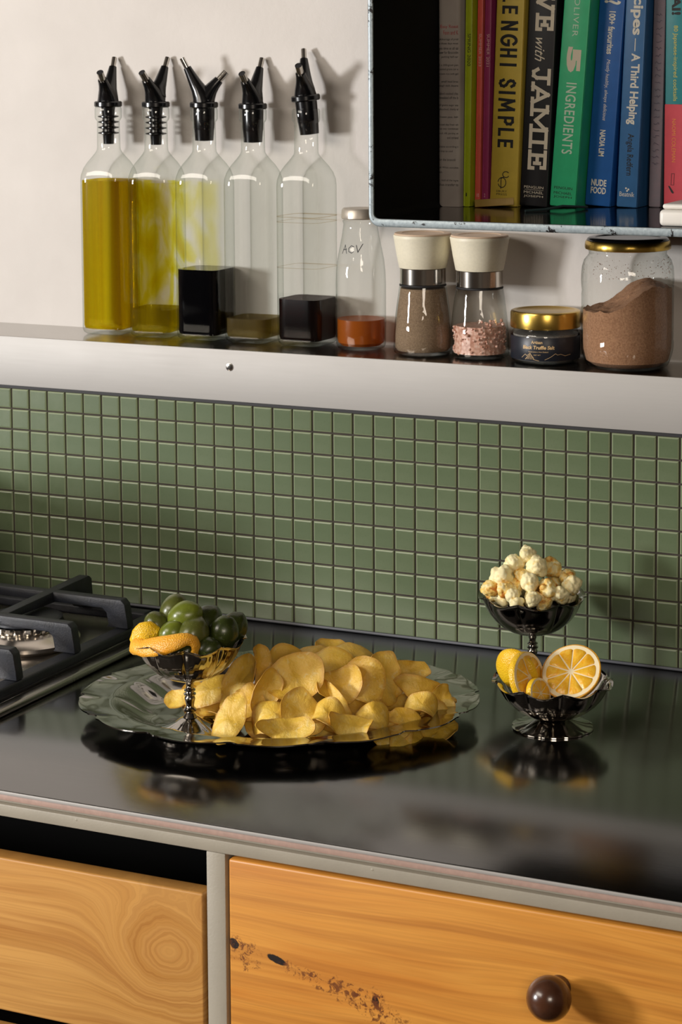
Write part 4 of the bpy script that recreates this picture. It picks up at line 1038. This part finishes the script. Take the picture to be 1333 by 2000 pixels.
def cup_mod(n, amp0, sharp=1.0):
    def f(a, r, z):
        k = (a / (2 * pi) * n) % 1.0
        s_ = abs(k - 0.5) * 2
        t_ = max(0.0, (r - 0.022) / 0.034)
        return 1 - amp0 * t_ * (s_ ** 4)
    return f
def stem_cup(loc, label, H=0.089, R_=0.0555, n=9, amp=0.055, fine=0, rz=0.0, stem=True, bowl_h=0.040, footR=0.036):
    g = empty('stemmed_cup', loc, label, 'cup', 'scalloped silver cups', rz)
    # foot
    fm = lambda a, r, z: 1 - (0.05 * (abs(((a / (2 * pi) * 10) % 1.0) - 0.5) * 2) ** 4 if r > 0.02 else 0)
    def fz(a, r, z): return 0.0
    if stem:
        lathe('foot', [(0, 0.0005), (footR * .93, 0.0005), (footR, 0.0002), (footR * 1.0, 0.0012), (footR * .94, 0.0018), (footR * .80, 0.0020), (footR * .6, 0.0042), (footR * .38, 0.0080), (0.0085, 0.0115), (0.0, 0.0120)], SILVER, g, 120, mod=fm)
        zb_ = H - bowl_h
        st = [(0, 0.0122), (0.0068, 0.0122), (0.0054, 0.0145), (0.0036, 0.017), (0.0062, 0.0185), (0.0066, 0.0200), (0.0044, 0.0218), (0.0038, 0.0235), (0.0046, 0.0275), (0.0052, 0.0300), (0.0050, 0.0318), (0.0040, 0.0330), (0.0058, 0.0340), (0.0060, 0.0352), (0.0042, 0.0364), (0.0040, 0.0372), (0.0055, 0.0382), (0.0054, 0.0392), (0.0038, 0.0402), (0.0034, 0.0425), (0.0044, 0.0458), (0.0062, zb_ - 0.0010), (0.0085, zb_ - 0.0002), (0, zb_ - 0.0001)]
        lathe('stem', st, SILVER, g, 40)
    else:
        lathe('foot', [(0, 0.0005), (footR * .94, 0.0005), (footR, 0.0002), (footR * 1.0, 0.0013), (footR * .94, 0.0020), (footR * .82, 0.0024), (footR * .62, 0.0048), (footR * .42, 0.0078), (0.0125, 0.0092), (0.0, 0.0096)], SILVER, g, 144, mod=fm)
        zb_ = 0.0098
    h = H - zb_
    def md(a, r, z):
        t_ = max(0.0, min(1.0, (r / R_ - 0.25) / 0.75))
        k = (a / (2 * pi) * n) % 1.0; s_ = abs(k - 0.5) * 2
        v_ = 1 - amp * t_ * s_ ** 5 + 0.004 * t_ * math.exp(-((s_ - 0.80) / 0.09) ** 2)
        if fine: v_ += 0.006 * t_ * abs(sin(a * fine / 2)) * (1 if t_ < .93 else .3)
        return v_
    def zm(a, r, z):
        k = (a / (2 * pi) * n) % 1.0
        return 0.0022 * cos(2 * pi * k + pi) * max(0.0, (r / R_ - 0.8) / 0.2) * -1
    prof = [(0, 0.0), (.14, 0.000), (.30, .030), (.46, .115), (.60, .24), (.72, .40), (.81, .57), (.87, .74), (.905, .86), (.925, .93), (.955, .972), (1.0, 1.0), (1.0, 1.012), (.948, .990), (.912, .945), (.888, .86), (.85, .735), (.79, .575), (.70, .42), (.58, .265), (.44, .145), (.28, .062), (.12, .036), (0, .034)]
    lathe('bowl', [(a * R_, zb_ + b_ * h) for a, b_ in prof], SILVER, g, 216, mod=md, zmod=zm, angle=75)
    return g, zb_, h
CUP1 = Vector((0.4600, -0.3910, TRZ + 0.0003))
stem_cup(CUP1, 'tall scalloped silver cup of olives standing on the tray', fine=54, rz=0.25)
CUP2 = Vector((0.7722, -0.2357, ZC + 0.0002))
stem_cup(CUP2, 'low footed scalloped silver cup holding orange pieces', H=0.0455, R_=0.0585, n=9, amp=0.06, stem=False, footR=0.0395, rz=0.35)
CUP3 = Vector((0.6985, -0.0945, ZC + 0.0002))
stem_cup(CUP3, 'tall scalloped silver cup of popcorn near the tiles', R_=0.0560, n=8, amp=0.05, rz=0.1)

def frame_pos(base, r, t, u): return Vector(base) + RV * r + TV * t + Vector((0, 0, u))
def orient(nrt, spin):
    """rotation whose local z is the direction (right, toward camera, up) and local x is turned by spin"""
    nn = (RV * nrt[0] + TV * nrt[1] + Vector((0, 0, 1)) * nrt[2]).normalized()
    ref = RV if abs(nn.dot(RV)) < 0.9 else Vector((0, 0, 1))
    x = (ref - nn * ref.dot(nn)).normalized(); y = nn.cross(x)
    m_ = Matrix((x, y, nn)).transposed()
    return (m_ @ Matrix.Rotation(rad(spin), 3, 'Z')).to_4x4()

# ------------------------------------------------------------------ potato chips
def chip_mesh(a, b, R_, sad, seed, twist=0.0, nr=9, nt=48):
    rr = random.Random(seed); ph = [rr.uniform(0, 6.28) for _ in range(4)]
    cut = [(rr.uniform(0, 6.28), rr.uniform(.62, .85)) for _ in range(rr.choice((0, 1, 1, 2)))] if seed != 1 else []
    vs, fs = [], []
    def pos(r, th):
        k = 1.08 + 0.05 * sin(2 * th + ph[0]) + 0.04 * sin(3 * th + ph[1]) + 0.015 * sin(5 * th + ph[2]) * r + 0.006 * sin(13 * th + ph[3]) * r ** 3
        if cut:
            for th0, dd in cut:
                q_ = cos(th - th0)
                if q_ > 0.05: k = min(k, dd / q_)
        x, y = a * r * k * cos(th), b * r * k * sin(th)
        zz_ = 0.0
        xx = x
        if R_: xx = abs(R_) * sin(x / abs(R_)); zz_ = -R_ * (1 - cos(x / R_))
        zz_ += sad * (y / b) ** 2 + twist * x * y / (a * b)
        zz_ += 0.0020 * r * r * sin(2 * th + ph[1]) + 0.0013 * r * r * sin(3 * th + ph[3]) + 0.0007 * r ** 4 * sin(7 * th + ph[0]) + 0.0009 * noise.noise(Vector((x * 90 + seed, y * 90, 0))) * 2 + 0.0005 * noise.noise(Vector((x * 240 + seed, y * 240, 0)))
        return Vector((xx, y, zz_))
    vs.append(pos(0, 0))
    for i in range(1, nr + 1):
        for k in range(nt): vs.append(pos(i / nr, 2 * pi * k / nt))
    for k in range(nt): fs.append((0, 1 + k, 1 + (k + 1) % nt))
    for i in range(nr - 1):
        for k in range(nt):
            p, q = 1 + i * nt, 1 + (i + 1) * nt
            fs.append((p + k, q + k, q + (k + 1) % nt, p + (k + 1) % nt))
    me = bpy.data.meshes.new('potato_chip'); me.from_pydata([tuple(v) for v in vs], [], fs); me.update()
    bm = bmesh.new(); bm.from_mesh(me)
    lay = bm.verts.layers.float.new('edge')
    bm.verts.ensure_lookup_table()
    for i_, v_ in enumerate(bm.verts): v_[lay] = 0.0 if i_ == 0 else ((i_ - 1) // nt + 1) / nr
    bmesh.ops.solidify(bm, geom=bm.faces[:], thickness=0.0008); bm.to_mesh(me); bm.free()
    me.materials.append(CHIP); me.shade_smooth(); me.set_sharp_from_angle(angle=rad(50))
    return me
CG = 'potato chips heaped on the tray'
def chip(label, r, t, u, a, b, n, spin=0, R_=0.06, sad=0.002, seed=0, tw=0.0, me=None):
    me = me or chip_mesh(a, b, R_, sad, seed, tw)
    o = bpy.data.objects.new('potato_chip', me); COL.objects.link(o)
    o.matrix_world = Matrix.Translation(frame_pos((0.5207, -0.3224, ZC), r, t, u)) @ orient(n, spin)
    return tag(o, label, 'chip', CG)
chip('large round flat chip facing forward in the middle of the heap', .0176, .045, .0549, .027, .0225, (-.12, .85, .52), 10, -0.1, .001, 1)
chip('domed chip at the very top of the heap', .0299, -.010, .0610, .026, .020, (-.1, .35, .93), 0, .030, -.003, 2)
chip('blistered pale chip curling over below the top of heap', .0492, .022, .0590, .028, .021, (-.25, .70, .66), -25, .034, -.003, 3)
chip('wide deep golden chip behind the top of heap', .0730, -.008, .0610, .030, .022, (.20, .45, .88), -12, 0.028, -.002, 4)
chip('tall upright chip at the left shoulder of heap', -.0369, .030, .0420, .018, .029, (-.55, .70, .45), -28, -0.03, .002, 5)
chip('narrow folded pale chip poking up left of centre', -.0175, .022, .0560, .013, .022, (-.5, .8, .2), 5, .0125, .000, 6)
chip('small upright chip leaning right below the folded one', -.0110, .052, .0440, .012, .022, (.35, .9, .2), -30, -0.022, .001, 7)
chip('long pale chip at the far left behind the cup stem', -.0659, .016, .0350, .029, .014, (-.25, .70, .66), 12, .045, -.003, 8)
chip('pale pointed chip at the front left of the heap', -.0447, .085, .0270, .014, .025, (-.35, .80, .50), -32, 0.03, .001, 9)
chip('broad wavy chip along the front left of the heap', -.0013, .088, .0335, .034, .016, (-.08, .75, .65), 8, 0.024, -.004, 10, .003)
chip('mottled chip under the large flat one', .0260, .083, .0330, .022, .021, (.15, .85, .50), -20, -0.05, .002, 11)
chip('twisted saddle-shaped chip at the front centre', .0485, .093, .0340, .024, .015, (.10, .55, .82), -18, 0.016, .004, 12, .004)
chip('low half-hidden chip at the bottom front edge', .0101, .108, .0235, .028, .012, (0, .75, .65), 2, -0.035, -.002, 13)
chip('big smooth golden chip facing left of the right peak', .0790, .045, .0500, .023, .024, (-.30, .88, .35), -15, 0.032, .001, 14)
chip('brownish chip standing behind the right peak', .1030, .020, .0470, .021, .024, (.55, .75, .35), 18, -0.05, .001, 15)
chip('upright round yellow chip at the right with small specks', .1290, -.008, .0450, .0175, .0150, (.10, .96, .25), 0, -0.06, .000, 16)
chip('thin curled chip edge-on beside the round yellow one', .1113, .007, .0450, .0100, .0200, (-.8, .55, .2), 12, .012, .001, 17)
chip('large mottled chip sloping down at the right', .1387, .030, .0350, .027, .018, (.25, .82, .5), -22, .060, -.002, 18)
chip('pale crumpled chip at the front right of centre', .0902, .085, .0325, .021, .013, (.05, .70, .70), -8, 0.018, -.003, 19)
chip('ridged crinkled chip low at the right front', .1380, .052, .0300, .027, .011, (.1, .65, .75), -8, 0.016, .003, 20, .002)
chip('small chip at the right tip of the heap', .1590, .024, .0270, .013, .013, (.35, .85, .35), 20, -0.035, .001, 21)
chip('narrow chip seen edge-on running down the centre', .0560, .062, .0365, .008, .026, (-.6, .7, .4), 38, .015, .001, 22)
chip('short low chip between the front chips on the right', .1180, .070, .0240, .019, .009, (.1, .70, .70), -10, .030, .001, 23)
chip('small chip lowest at the left behind the cup stem', -.0985, -.006, .0200, .014, .010, (-.3, .75, .6), 15, -0.03, .001, 24)
chip('flat chip lying at the left edge of the heap', -.0790, .005, .0190, .022, .014, (-.2, .65, .75), -10, .045, .002, 25)
chip('small bright chip peeping out at the top back', .0520, -.040, .0560, .019, .014, (.1, .60, .80), -10, -0.03, .001, 26)
chip('chip at the upper left beside the domed top one', .0040, -.012, .0540, .022, .017, (-.40, .60, .70), 10, .035, .002, 27)
chip('curved chip filling the hollow right of centre', .0600, .045, .0450, .024, .018, (-.05, .80, .60), 20, -0.025, .002, 28)
chip('chip seen below the left shoulder of the heap', -.0330, .055, .0350, .022, .018, (-.3, .75, .55), -20, .040, .002, 29)
chip('low front chip right of the saddle-shaped one', .0720, .098, .0240, .026, .011, (.05, .72, .7), -8, -0.03, -.002, 30)
rr = random.Random(12)
protos = [chip_mesh(rr.uniform(.021, .028), rr.uniform(.017, .022), rr.choice((.025, -.025, .035, -.04)), rr.uniform(-.003, .003), 50 + i, rr.uniform(-.002, .003)) for i in range(8)]
def Hh(r):
    P_ = [(-.11, .014), (-.08, .022), (-.05, .034), (-.02, .046), (.02, .058), (.05, .062), (.08, .058), (.11, .050), (.14, .040), (.165, .024), (.18, .014)]
    for (a, x), (b, y) in zip(P_, P_[1:]):
        if a <= r <= b: return x + (y - x) * (r - a) / (b - a)
    return .014
cnt = 0
for lay in range(46):
    r = rr.uniform(-.085, .162); t = rr.uniform(-.085, .085)
    w_ = .10 * (1 - ((r - .035) / .16) ** 2) ** .5 if abs(r - .035) < .16 else .02
    if abs(t) > w_: t = w_ * rr.uniform(-.9, .9)
    if r < -.045 and t > .0: t = -.6 * t; r = max(r, -.075)
    hm = Hh(r) * (1 - (t / (w_ + .03)) ** 2) - .012
    u = max(.008, (hm - .004) * rr.uniform(.2, .95))
    n = (rr.uniform(-.5, .5) + (r - .035) * 3, (t * 6) + rr.uniform(-.3, .5), 1.0)
    chip('potato chip mostly buried under the others in the heap', r, t, u, 0, 0, n, rr.uniform(0, 360), me=protos[lay % 8])

# ------------------------------------------------------------------ olives and peel
def ellipsoid(name, a, b, c, mat, seed=0, lump=0.0, n=28):
    bm = bmesh.new(); bmesh.ops.create_uvsphere(bm, u_segments=n, v_segments=n // 2 + 4, radius=1)
    for v in bm.verts:
        k = 1 + lump * noise.noise(v.co * 1.6 + Vector((seed * 7.3, 0, 0)))
        z = v.co.z
        tip = 0.06 * max(0, z) ** 8 - 0.05 * max(0, -z) ** 20
        v.co = Vector((v.co.x * a * k, v.co.y * b * k, (z + tip) * c * k))
    return from_bm(name, bm, mat, None, True, 0)
OG = 'green olives in the tall cup'
CB1 = Vector((0.4600, -0.3925, TRZ + 0.0003))
def olive(label, r, t, u, ax, mat, s=1.0, spin=0, stemv=False):
    o = empty('olive', frame_pos(CB1, r, t, u), label, 'olive', OG)
    o.rotation_euler = orient(ax, spin).to_euler()
    e = ellipsoid('flesh', .0138 * s, .0134 * s, .0165 * s, mat, len(label), 0.05); e.parent = o
    st = lathe('stem_scar', [(0, .0169 * s), (.0010, .0169 * s), (.0013, .01720 * s), (.0009, .0176 * s), (0, .0176 * s)], simple('stem_scar', S(92, 84, 46), 0.7), o, 12)
    return o
# (right, toward camera, up) from the cup's foot
olive('topmost left olive, dull green, leaning back', -.0140, -.008, .1140, (.3, -.2, .9), OL2, .98)
olive('topmost right olive, bright green and glossy', -.0025, .006, .1120, (.75, .3, .5), OL1, 1.08)
olive('olive at the far left behind the curled peel', -.0290, .000, .1010, (-.5, .2, .8), OL2, .92)
olive('bright olive in the middle just above the peel', -.0145, .016, .0975, (.5, .3, .8), OL1, .90)
olive('large dark olive right of the bright middle one', .0060, .020, .0985, (.4, -.3, .8), OL2, 1.08)
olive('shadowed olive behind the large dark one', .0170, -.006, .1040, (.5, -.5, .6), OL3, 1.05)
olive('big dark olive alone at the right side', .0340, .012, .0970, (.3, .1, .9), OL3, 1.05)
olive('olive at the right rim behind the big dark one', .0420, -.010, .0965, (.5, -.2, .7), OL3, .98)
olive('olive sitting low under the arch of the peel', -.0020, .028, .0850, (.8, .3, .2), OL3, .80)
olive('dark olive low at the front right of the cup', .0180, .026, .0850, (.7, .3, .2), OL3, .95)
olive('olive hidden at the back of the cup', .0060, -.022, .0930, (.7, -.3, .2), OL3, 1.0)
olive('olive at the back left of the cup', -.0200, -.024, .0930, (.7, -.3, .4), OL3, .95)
# peels: curved ribbons with thickness
def ribbon(name, path, widths, ups, mat_out, mat_in, label, group):
    """path, ups: lists of (r,t,u) ; ribbon surface normal = ups"""
    vs, fs = [], []
    n = len(path); m = 7
    P_ = [RV * p[0] + TV * p[1] + Vector((0, 0, p[2])) for p in path]
    for i, p in enumerate(P_):
        d = (P_[min(i + 1, n - 1)] - P_[max(i - 1, 0)]).normalized()
        up = (RV * ups[i][0] + TV * ups[i][1] + Vector((0, 0, ups[i][2]))).normalized()
        up = (up - d * up.dot(d)).normalized(); sd = d.cross(up)
        for side, off in ((0, 0.0), (1, -0.0016)):
            for k in range(m):
                f_ = (k / (m - 1) - .5) * 2
                wv = widths[i] * (1 - 0.0 * f_)
                vs.append(p + sd * f_ * wv + up * (off - 0.0022 * f_ * f_ - (0.0 if abs(f_) < 1 else 0.0003)))
    def idx(i, s_, k): return (i * 2 + s_) * m + k
    for i in range(n - 1):
        for k in range(m - 1):
            fs.append((idx(i, 0, k), idx(i, 0, k + 1), idx(i + 1, 0, k + 1), idx(i + 1, 0, k)))
            fs.append((idx(i, 1, k), idx(i + 1, 1, k), idx(i + 1, 1, k + 1), idx(i, 1, k + 1)))
        for k in (0, m - 1): fs.append((idx(i, 0, k), idx(i + 1, 0, k), idx(i + 1, 1, k), idx(i, 1, k)))
    for i in (0, n - 1):
        for k in range(m - 1): fs.append((idx(i, 0, k), idx(i, 1, k), idx(i, 1, k + 1), idx(i, 0, k + 1)))
    me = bpy.data.meshes.new(name); me.from_pydata([tuple(v) for v in vs], [], fs); me.update()
    bm = bmesh.new(); bm.from_mesh(me); bmesh.ops.recalc_face_normals(bm, faces=bm.faces)
    bmesh.ops.subdivide_edges(bm, edges=bm.edges[:], cuts=1, use_grid_fill=True, smooth=1.0); bm.to_mesh(me); bm.free()
    o = link(name, me, [mat_out], None, True, 50); o.location = CB1
    return tag(o, label, 'peel', group)
ribbon('orange_peel', [(-.054, .012, .0900), (-.046, .026, .0895), (-.036, .035, .0915), (-.025, .041, .0945), (-.013, .044, .0975), (-.002, .043, .1005), (.006, .041, .1000), (.0115, .039, .0945), (.0115, .038, .0865), (.008, .037, .0810)],
       [.0040, .0075, .0086, .0086, .0078, .0062, .0050, .0055, .0055, .0035], [(-.5, .75, .5), (-.3, .85, .5), (-.2, .88, .5), (-.1, .88, .5), (-.05, .88, .5), (.1, .85, .5), (.5, .75, .4), (.8, .6, .1), (.8, .6, -.1), (.8, .5, -.3)], RIND, PITHO,
       'orange peel strip curling along the front of the olives', 'citrus peels with the olives')
ribbon('orange_peel', [(-.050, .016, .0860), (-.048, .018, .0920), (-.044, .019, .0980), (-.038, .019, .1015), (-.031, .018, .1015), (-.027, .017, .0970)],
       [.0060, .0085, .0095, .0090, .0070, .0040], [(-.35, .85, .1), (-.35, .9, .2), (-.2, .9, .25), (.0, .95, .3), (.4, .9, .3), (.7, .8, .2)], RINDY, PITHO,
       'yellow peel piece folded upright at the left edge of cup', 'citrus peels with the olives')

# ------------------------------------------------------------------ popcorn
def pop_mesh(seed, mat):
    rr = random.Random(seed)
    bm = bmesh.new(); bmesh.ops.create_icosphere(bm, subdivisions=4, radius=1)
    L = [(Vector((rr.gauss(0, 1), rr.gauss(0, 1), rr.gauss(0, 1))).normalized(), rr.uniform(.35, .75), rr.uniform(.35, .62)) for _ in range(7)]
    for v in bm.verts:
        d = v.co.normalized(); h = 0.74
        for c_, amp, wdt in L:
            q = max(0.0, 1 - (d - c_).length / (wdt * 1.7)); h = max(h, 0.56 + amp * .80 * sqrt(q)) if q > 0 else h
        h += 0.10 * noise.noise(d * 3.5 + Vector((seed, 0, 0))) + 0.07 * noise.noise(d * 8 + Vector((seed, 3, 0))) + 0.03 * noise.noise(d * 20 + Vector((seed, 5, 0)))
        v.co = d * h * 0.0104
    me = bpy.data.meshes.new('popcorn'); bm.to_mesh(me); bm.free(); me.materials.append(mat); me.shade_smooth(); return me
pops = [pop_mesh(s_, POP2 if s_ % 3 == 0 else POP1) for s_ in range(9)]
PG = 'popcorn pieces in the tall cup'
CB3 = CUP3
def popc(label, r, t, u, k, s=1.0, group=PG):
    o = bpy.data.objects.new('popcorn', pops[k]); COL.objects.link(o)
    rr2 = random.Random(int((r + 1) * 9999 + u * 777))
    o.matrix_world = Matrix.Translation(frame_pos(CB3, r, t, u)) @ Matrix.Rotation(rr2.uniform(0, 6.28), 4, Vector((rr2.random(), rr2.random(), rr2.random() + .1)).normalized()) @ Matrix.Scale(s, 4)
    return tag(o, label, 'popcorn', group)
popc('topmost popcorn piece with a pointed top', -.006, .000, .1315, 1, 1.0)
popc('smooth rounded popcorn just left of the top', -.020, .002, .1235, 2, 1.15)
popc('large pale popcorn just right of the top', .004, .008, .1220, 4, 1.25)
popc('round pale popcorn at the left shoulder of the pile', -.032, .010, .1110, 5, 1.3)
popc('bright white popcorn at the front centre', -.005, .022, .1080, 7, 1.2)
popc('caramel popcorn at the right of centre', .013, .024, .1020, 0, 1.15)
popc('darker yellow popcorn behind at the upper right', .021, -.006, .1160, 3, 1.2)
popc('whitish ruffled popcorn at the far right rim', .038, .014, .1020, 8, 1.2)
popc('caramel-brown popcorn at the far left rim', -.044, .012, .1000, 6, 1.1)
popc('small white popcorn low at the front left', -.023, .030, .0960, 7, .95)
popc('white popcorn touching the front rim', -.003, .036, .0935, 1, .95)
popc('toasted popcorn behind the far right one', .036, -.004, .1080, 0, .95)
popc('popcorn between the caramel one and the right rim', .026, .026, .0960, 5, 1.0)
popc('glossy toasted popcorn below the left shoulder', -.030, .022, .1010, 3, .9)
popc('toasted popcorn between top and front centre', -.012, .010, .1120, 6, .95)
rr = random.Random(6)
for i in range(26):
    a = rr.uniform(0, 2 * pi); q = sqrt(rr.random()); r, t = .041 * q * cos(a), .041 * q * sin(a)
    popc('popcorn piece filling the pile between the named ones', r, t, .080 + (.040 * (1 - q) + .010) * rr.uniform(.3, .9), rr.randrange(9), rr.uniform(.8, 1.05))

# ------------------------------------------------------------------ citrus in the low cup
def citrus(name, base, rtu, R_, thick, n, spin, label, rind_mat, half=False, nseg=10, dome=0.0):
    g = empty(name, frame_pos(base, *rtu), label, 'orange', 'cut citrus in the low cup')
    g.rotation_euler = orient(n, spin).to_euler()
    # local z is the cut face
    if half:
        prof = [(0, -R_ * dome)] + [(R_ * sin(rad(a)), -R_ * dome * cos(rad(a))) for a in range(12, 90, 12)] + [(R_, 0.0), (R_ * .985, 0.0008), (R_ * .955, 0.0010)]
    else:
        prof = [(R_ * .955, -thick), (R_ * .99, -thick + .0006), (R_ * 1.005, -thick * .5), (R_ * .99, -.0004), (R_ * .955, 0.0008)]
    rd = lathe('rind', prof, rind_mat, g, 72, mod=lambda a, r, z: 1 + 0.008 * sin(3 * a) + 0.004 * sin(7 * a))
    lathe('pith', ([(R_ * .952, 0.0009), (0, 0.0009)]) if half else ([(0, -thick), (R_ * .952, -thick), (R_ * .952, 0.0009), (0, 0.0009)]), PITH, g, 64)
    for sgn in ((1,) if half else (1, -1)):
        for i in range(nseg):
            a0 = 2 * pi * i / nseg + 0.022; a1 = 2 * pi * (i + 1) / nseg - 0.022
            ro, ri = R_ * .83, R_ * .09
            pts = []
            am = (a0 + a1) / 2
            pts.append((ri * cos(am), ri * sin(am)))
            K = 8
            for q in range(K + 1):
                a = a0 + (a1 - a0) * q / K
                rr_ = ro * (1 - 0.05 * abs(2 * q / K - 1) ** 6)
                pts.append((rr_ * cos(a), rr_ * sin(a)))
            z0 = 0.0010 if sgn > 0 else -thick - 0.0001
            zt_ = z0 + sgn * 0.0003
            cx_, cy_ = ro * .6 * cos(am), ro * .6 * sin(am)
            vs = [Vector((x, y, z0)) for x, y in pts] + [Vector((cx_ + (x - cx_) * .965, cy_ + (y - cy_) * .965, zt_)) for x, y in pts] + [Vector((cx_, cy_, zt_ + sgn * .0003))]
            m_ = len(pts); fs = []
            for q in range(m_):
                fs.append((q, (q + 1) % m_, m_ + (q + 1) % m_, m_ + q)); fs.append((m_ + q, m_ + (q + 1) % m_, 2 * m_))
            pyd('segment', vs, fs, PULP, g, True, 60)
    return g
citrus('orange_half', CUP2, (.0160, .016, .0585), .0295, 0, (-.33, .66, .68), 8, 'large orange half turned to show its juicy cut face', RIND, True, 10, dome=.55)
citrus('orange_slice', CUP2, (-.0340, .000, .0560), .0235, .006, (.60, -.75, .30), 0, 'yellow citrus end cap at the far left, only its rind showing', RINDY, True, 9, dome=.45)
citrus('orange_slice', CUP2, (-.0245, .018, .0545), .0245, .006, (.74, .62, .25), 0, 'citrus slice leaning in front of the leftmost one', RINDY, False, 9)
citrus('orange_slice', CUP2, (-.0150, .033, .0430), .0150, .005, (.70, .66, .30), 0, 'small low citrus end piece between slices and orange half', RINDY, False, 8)
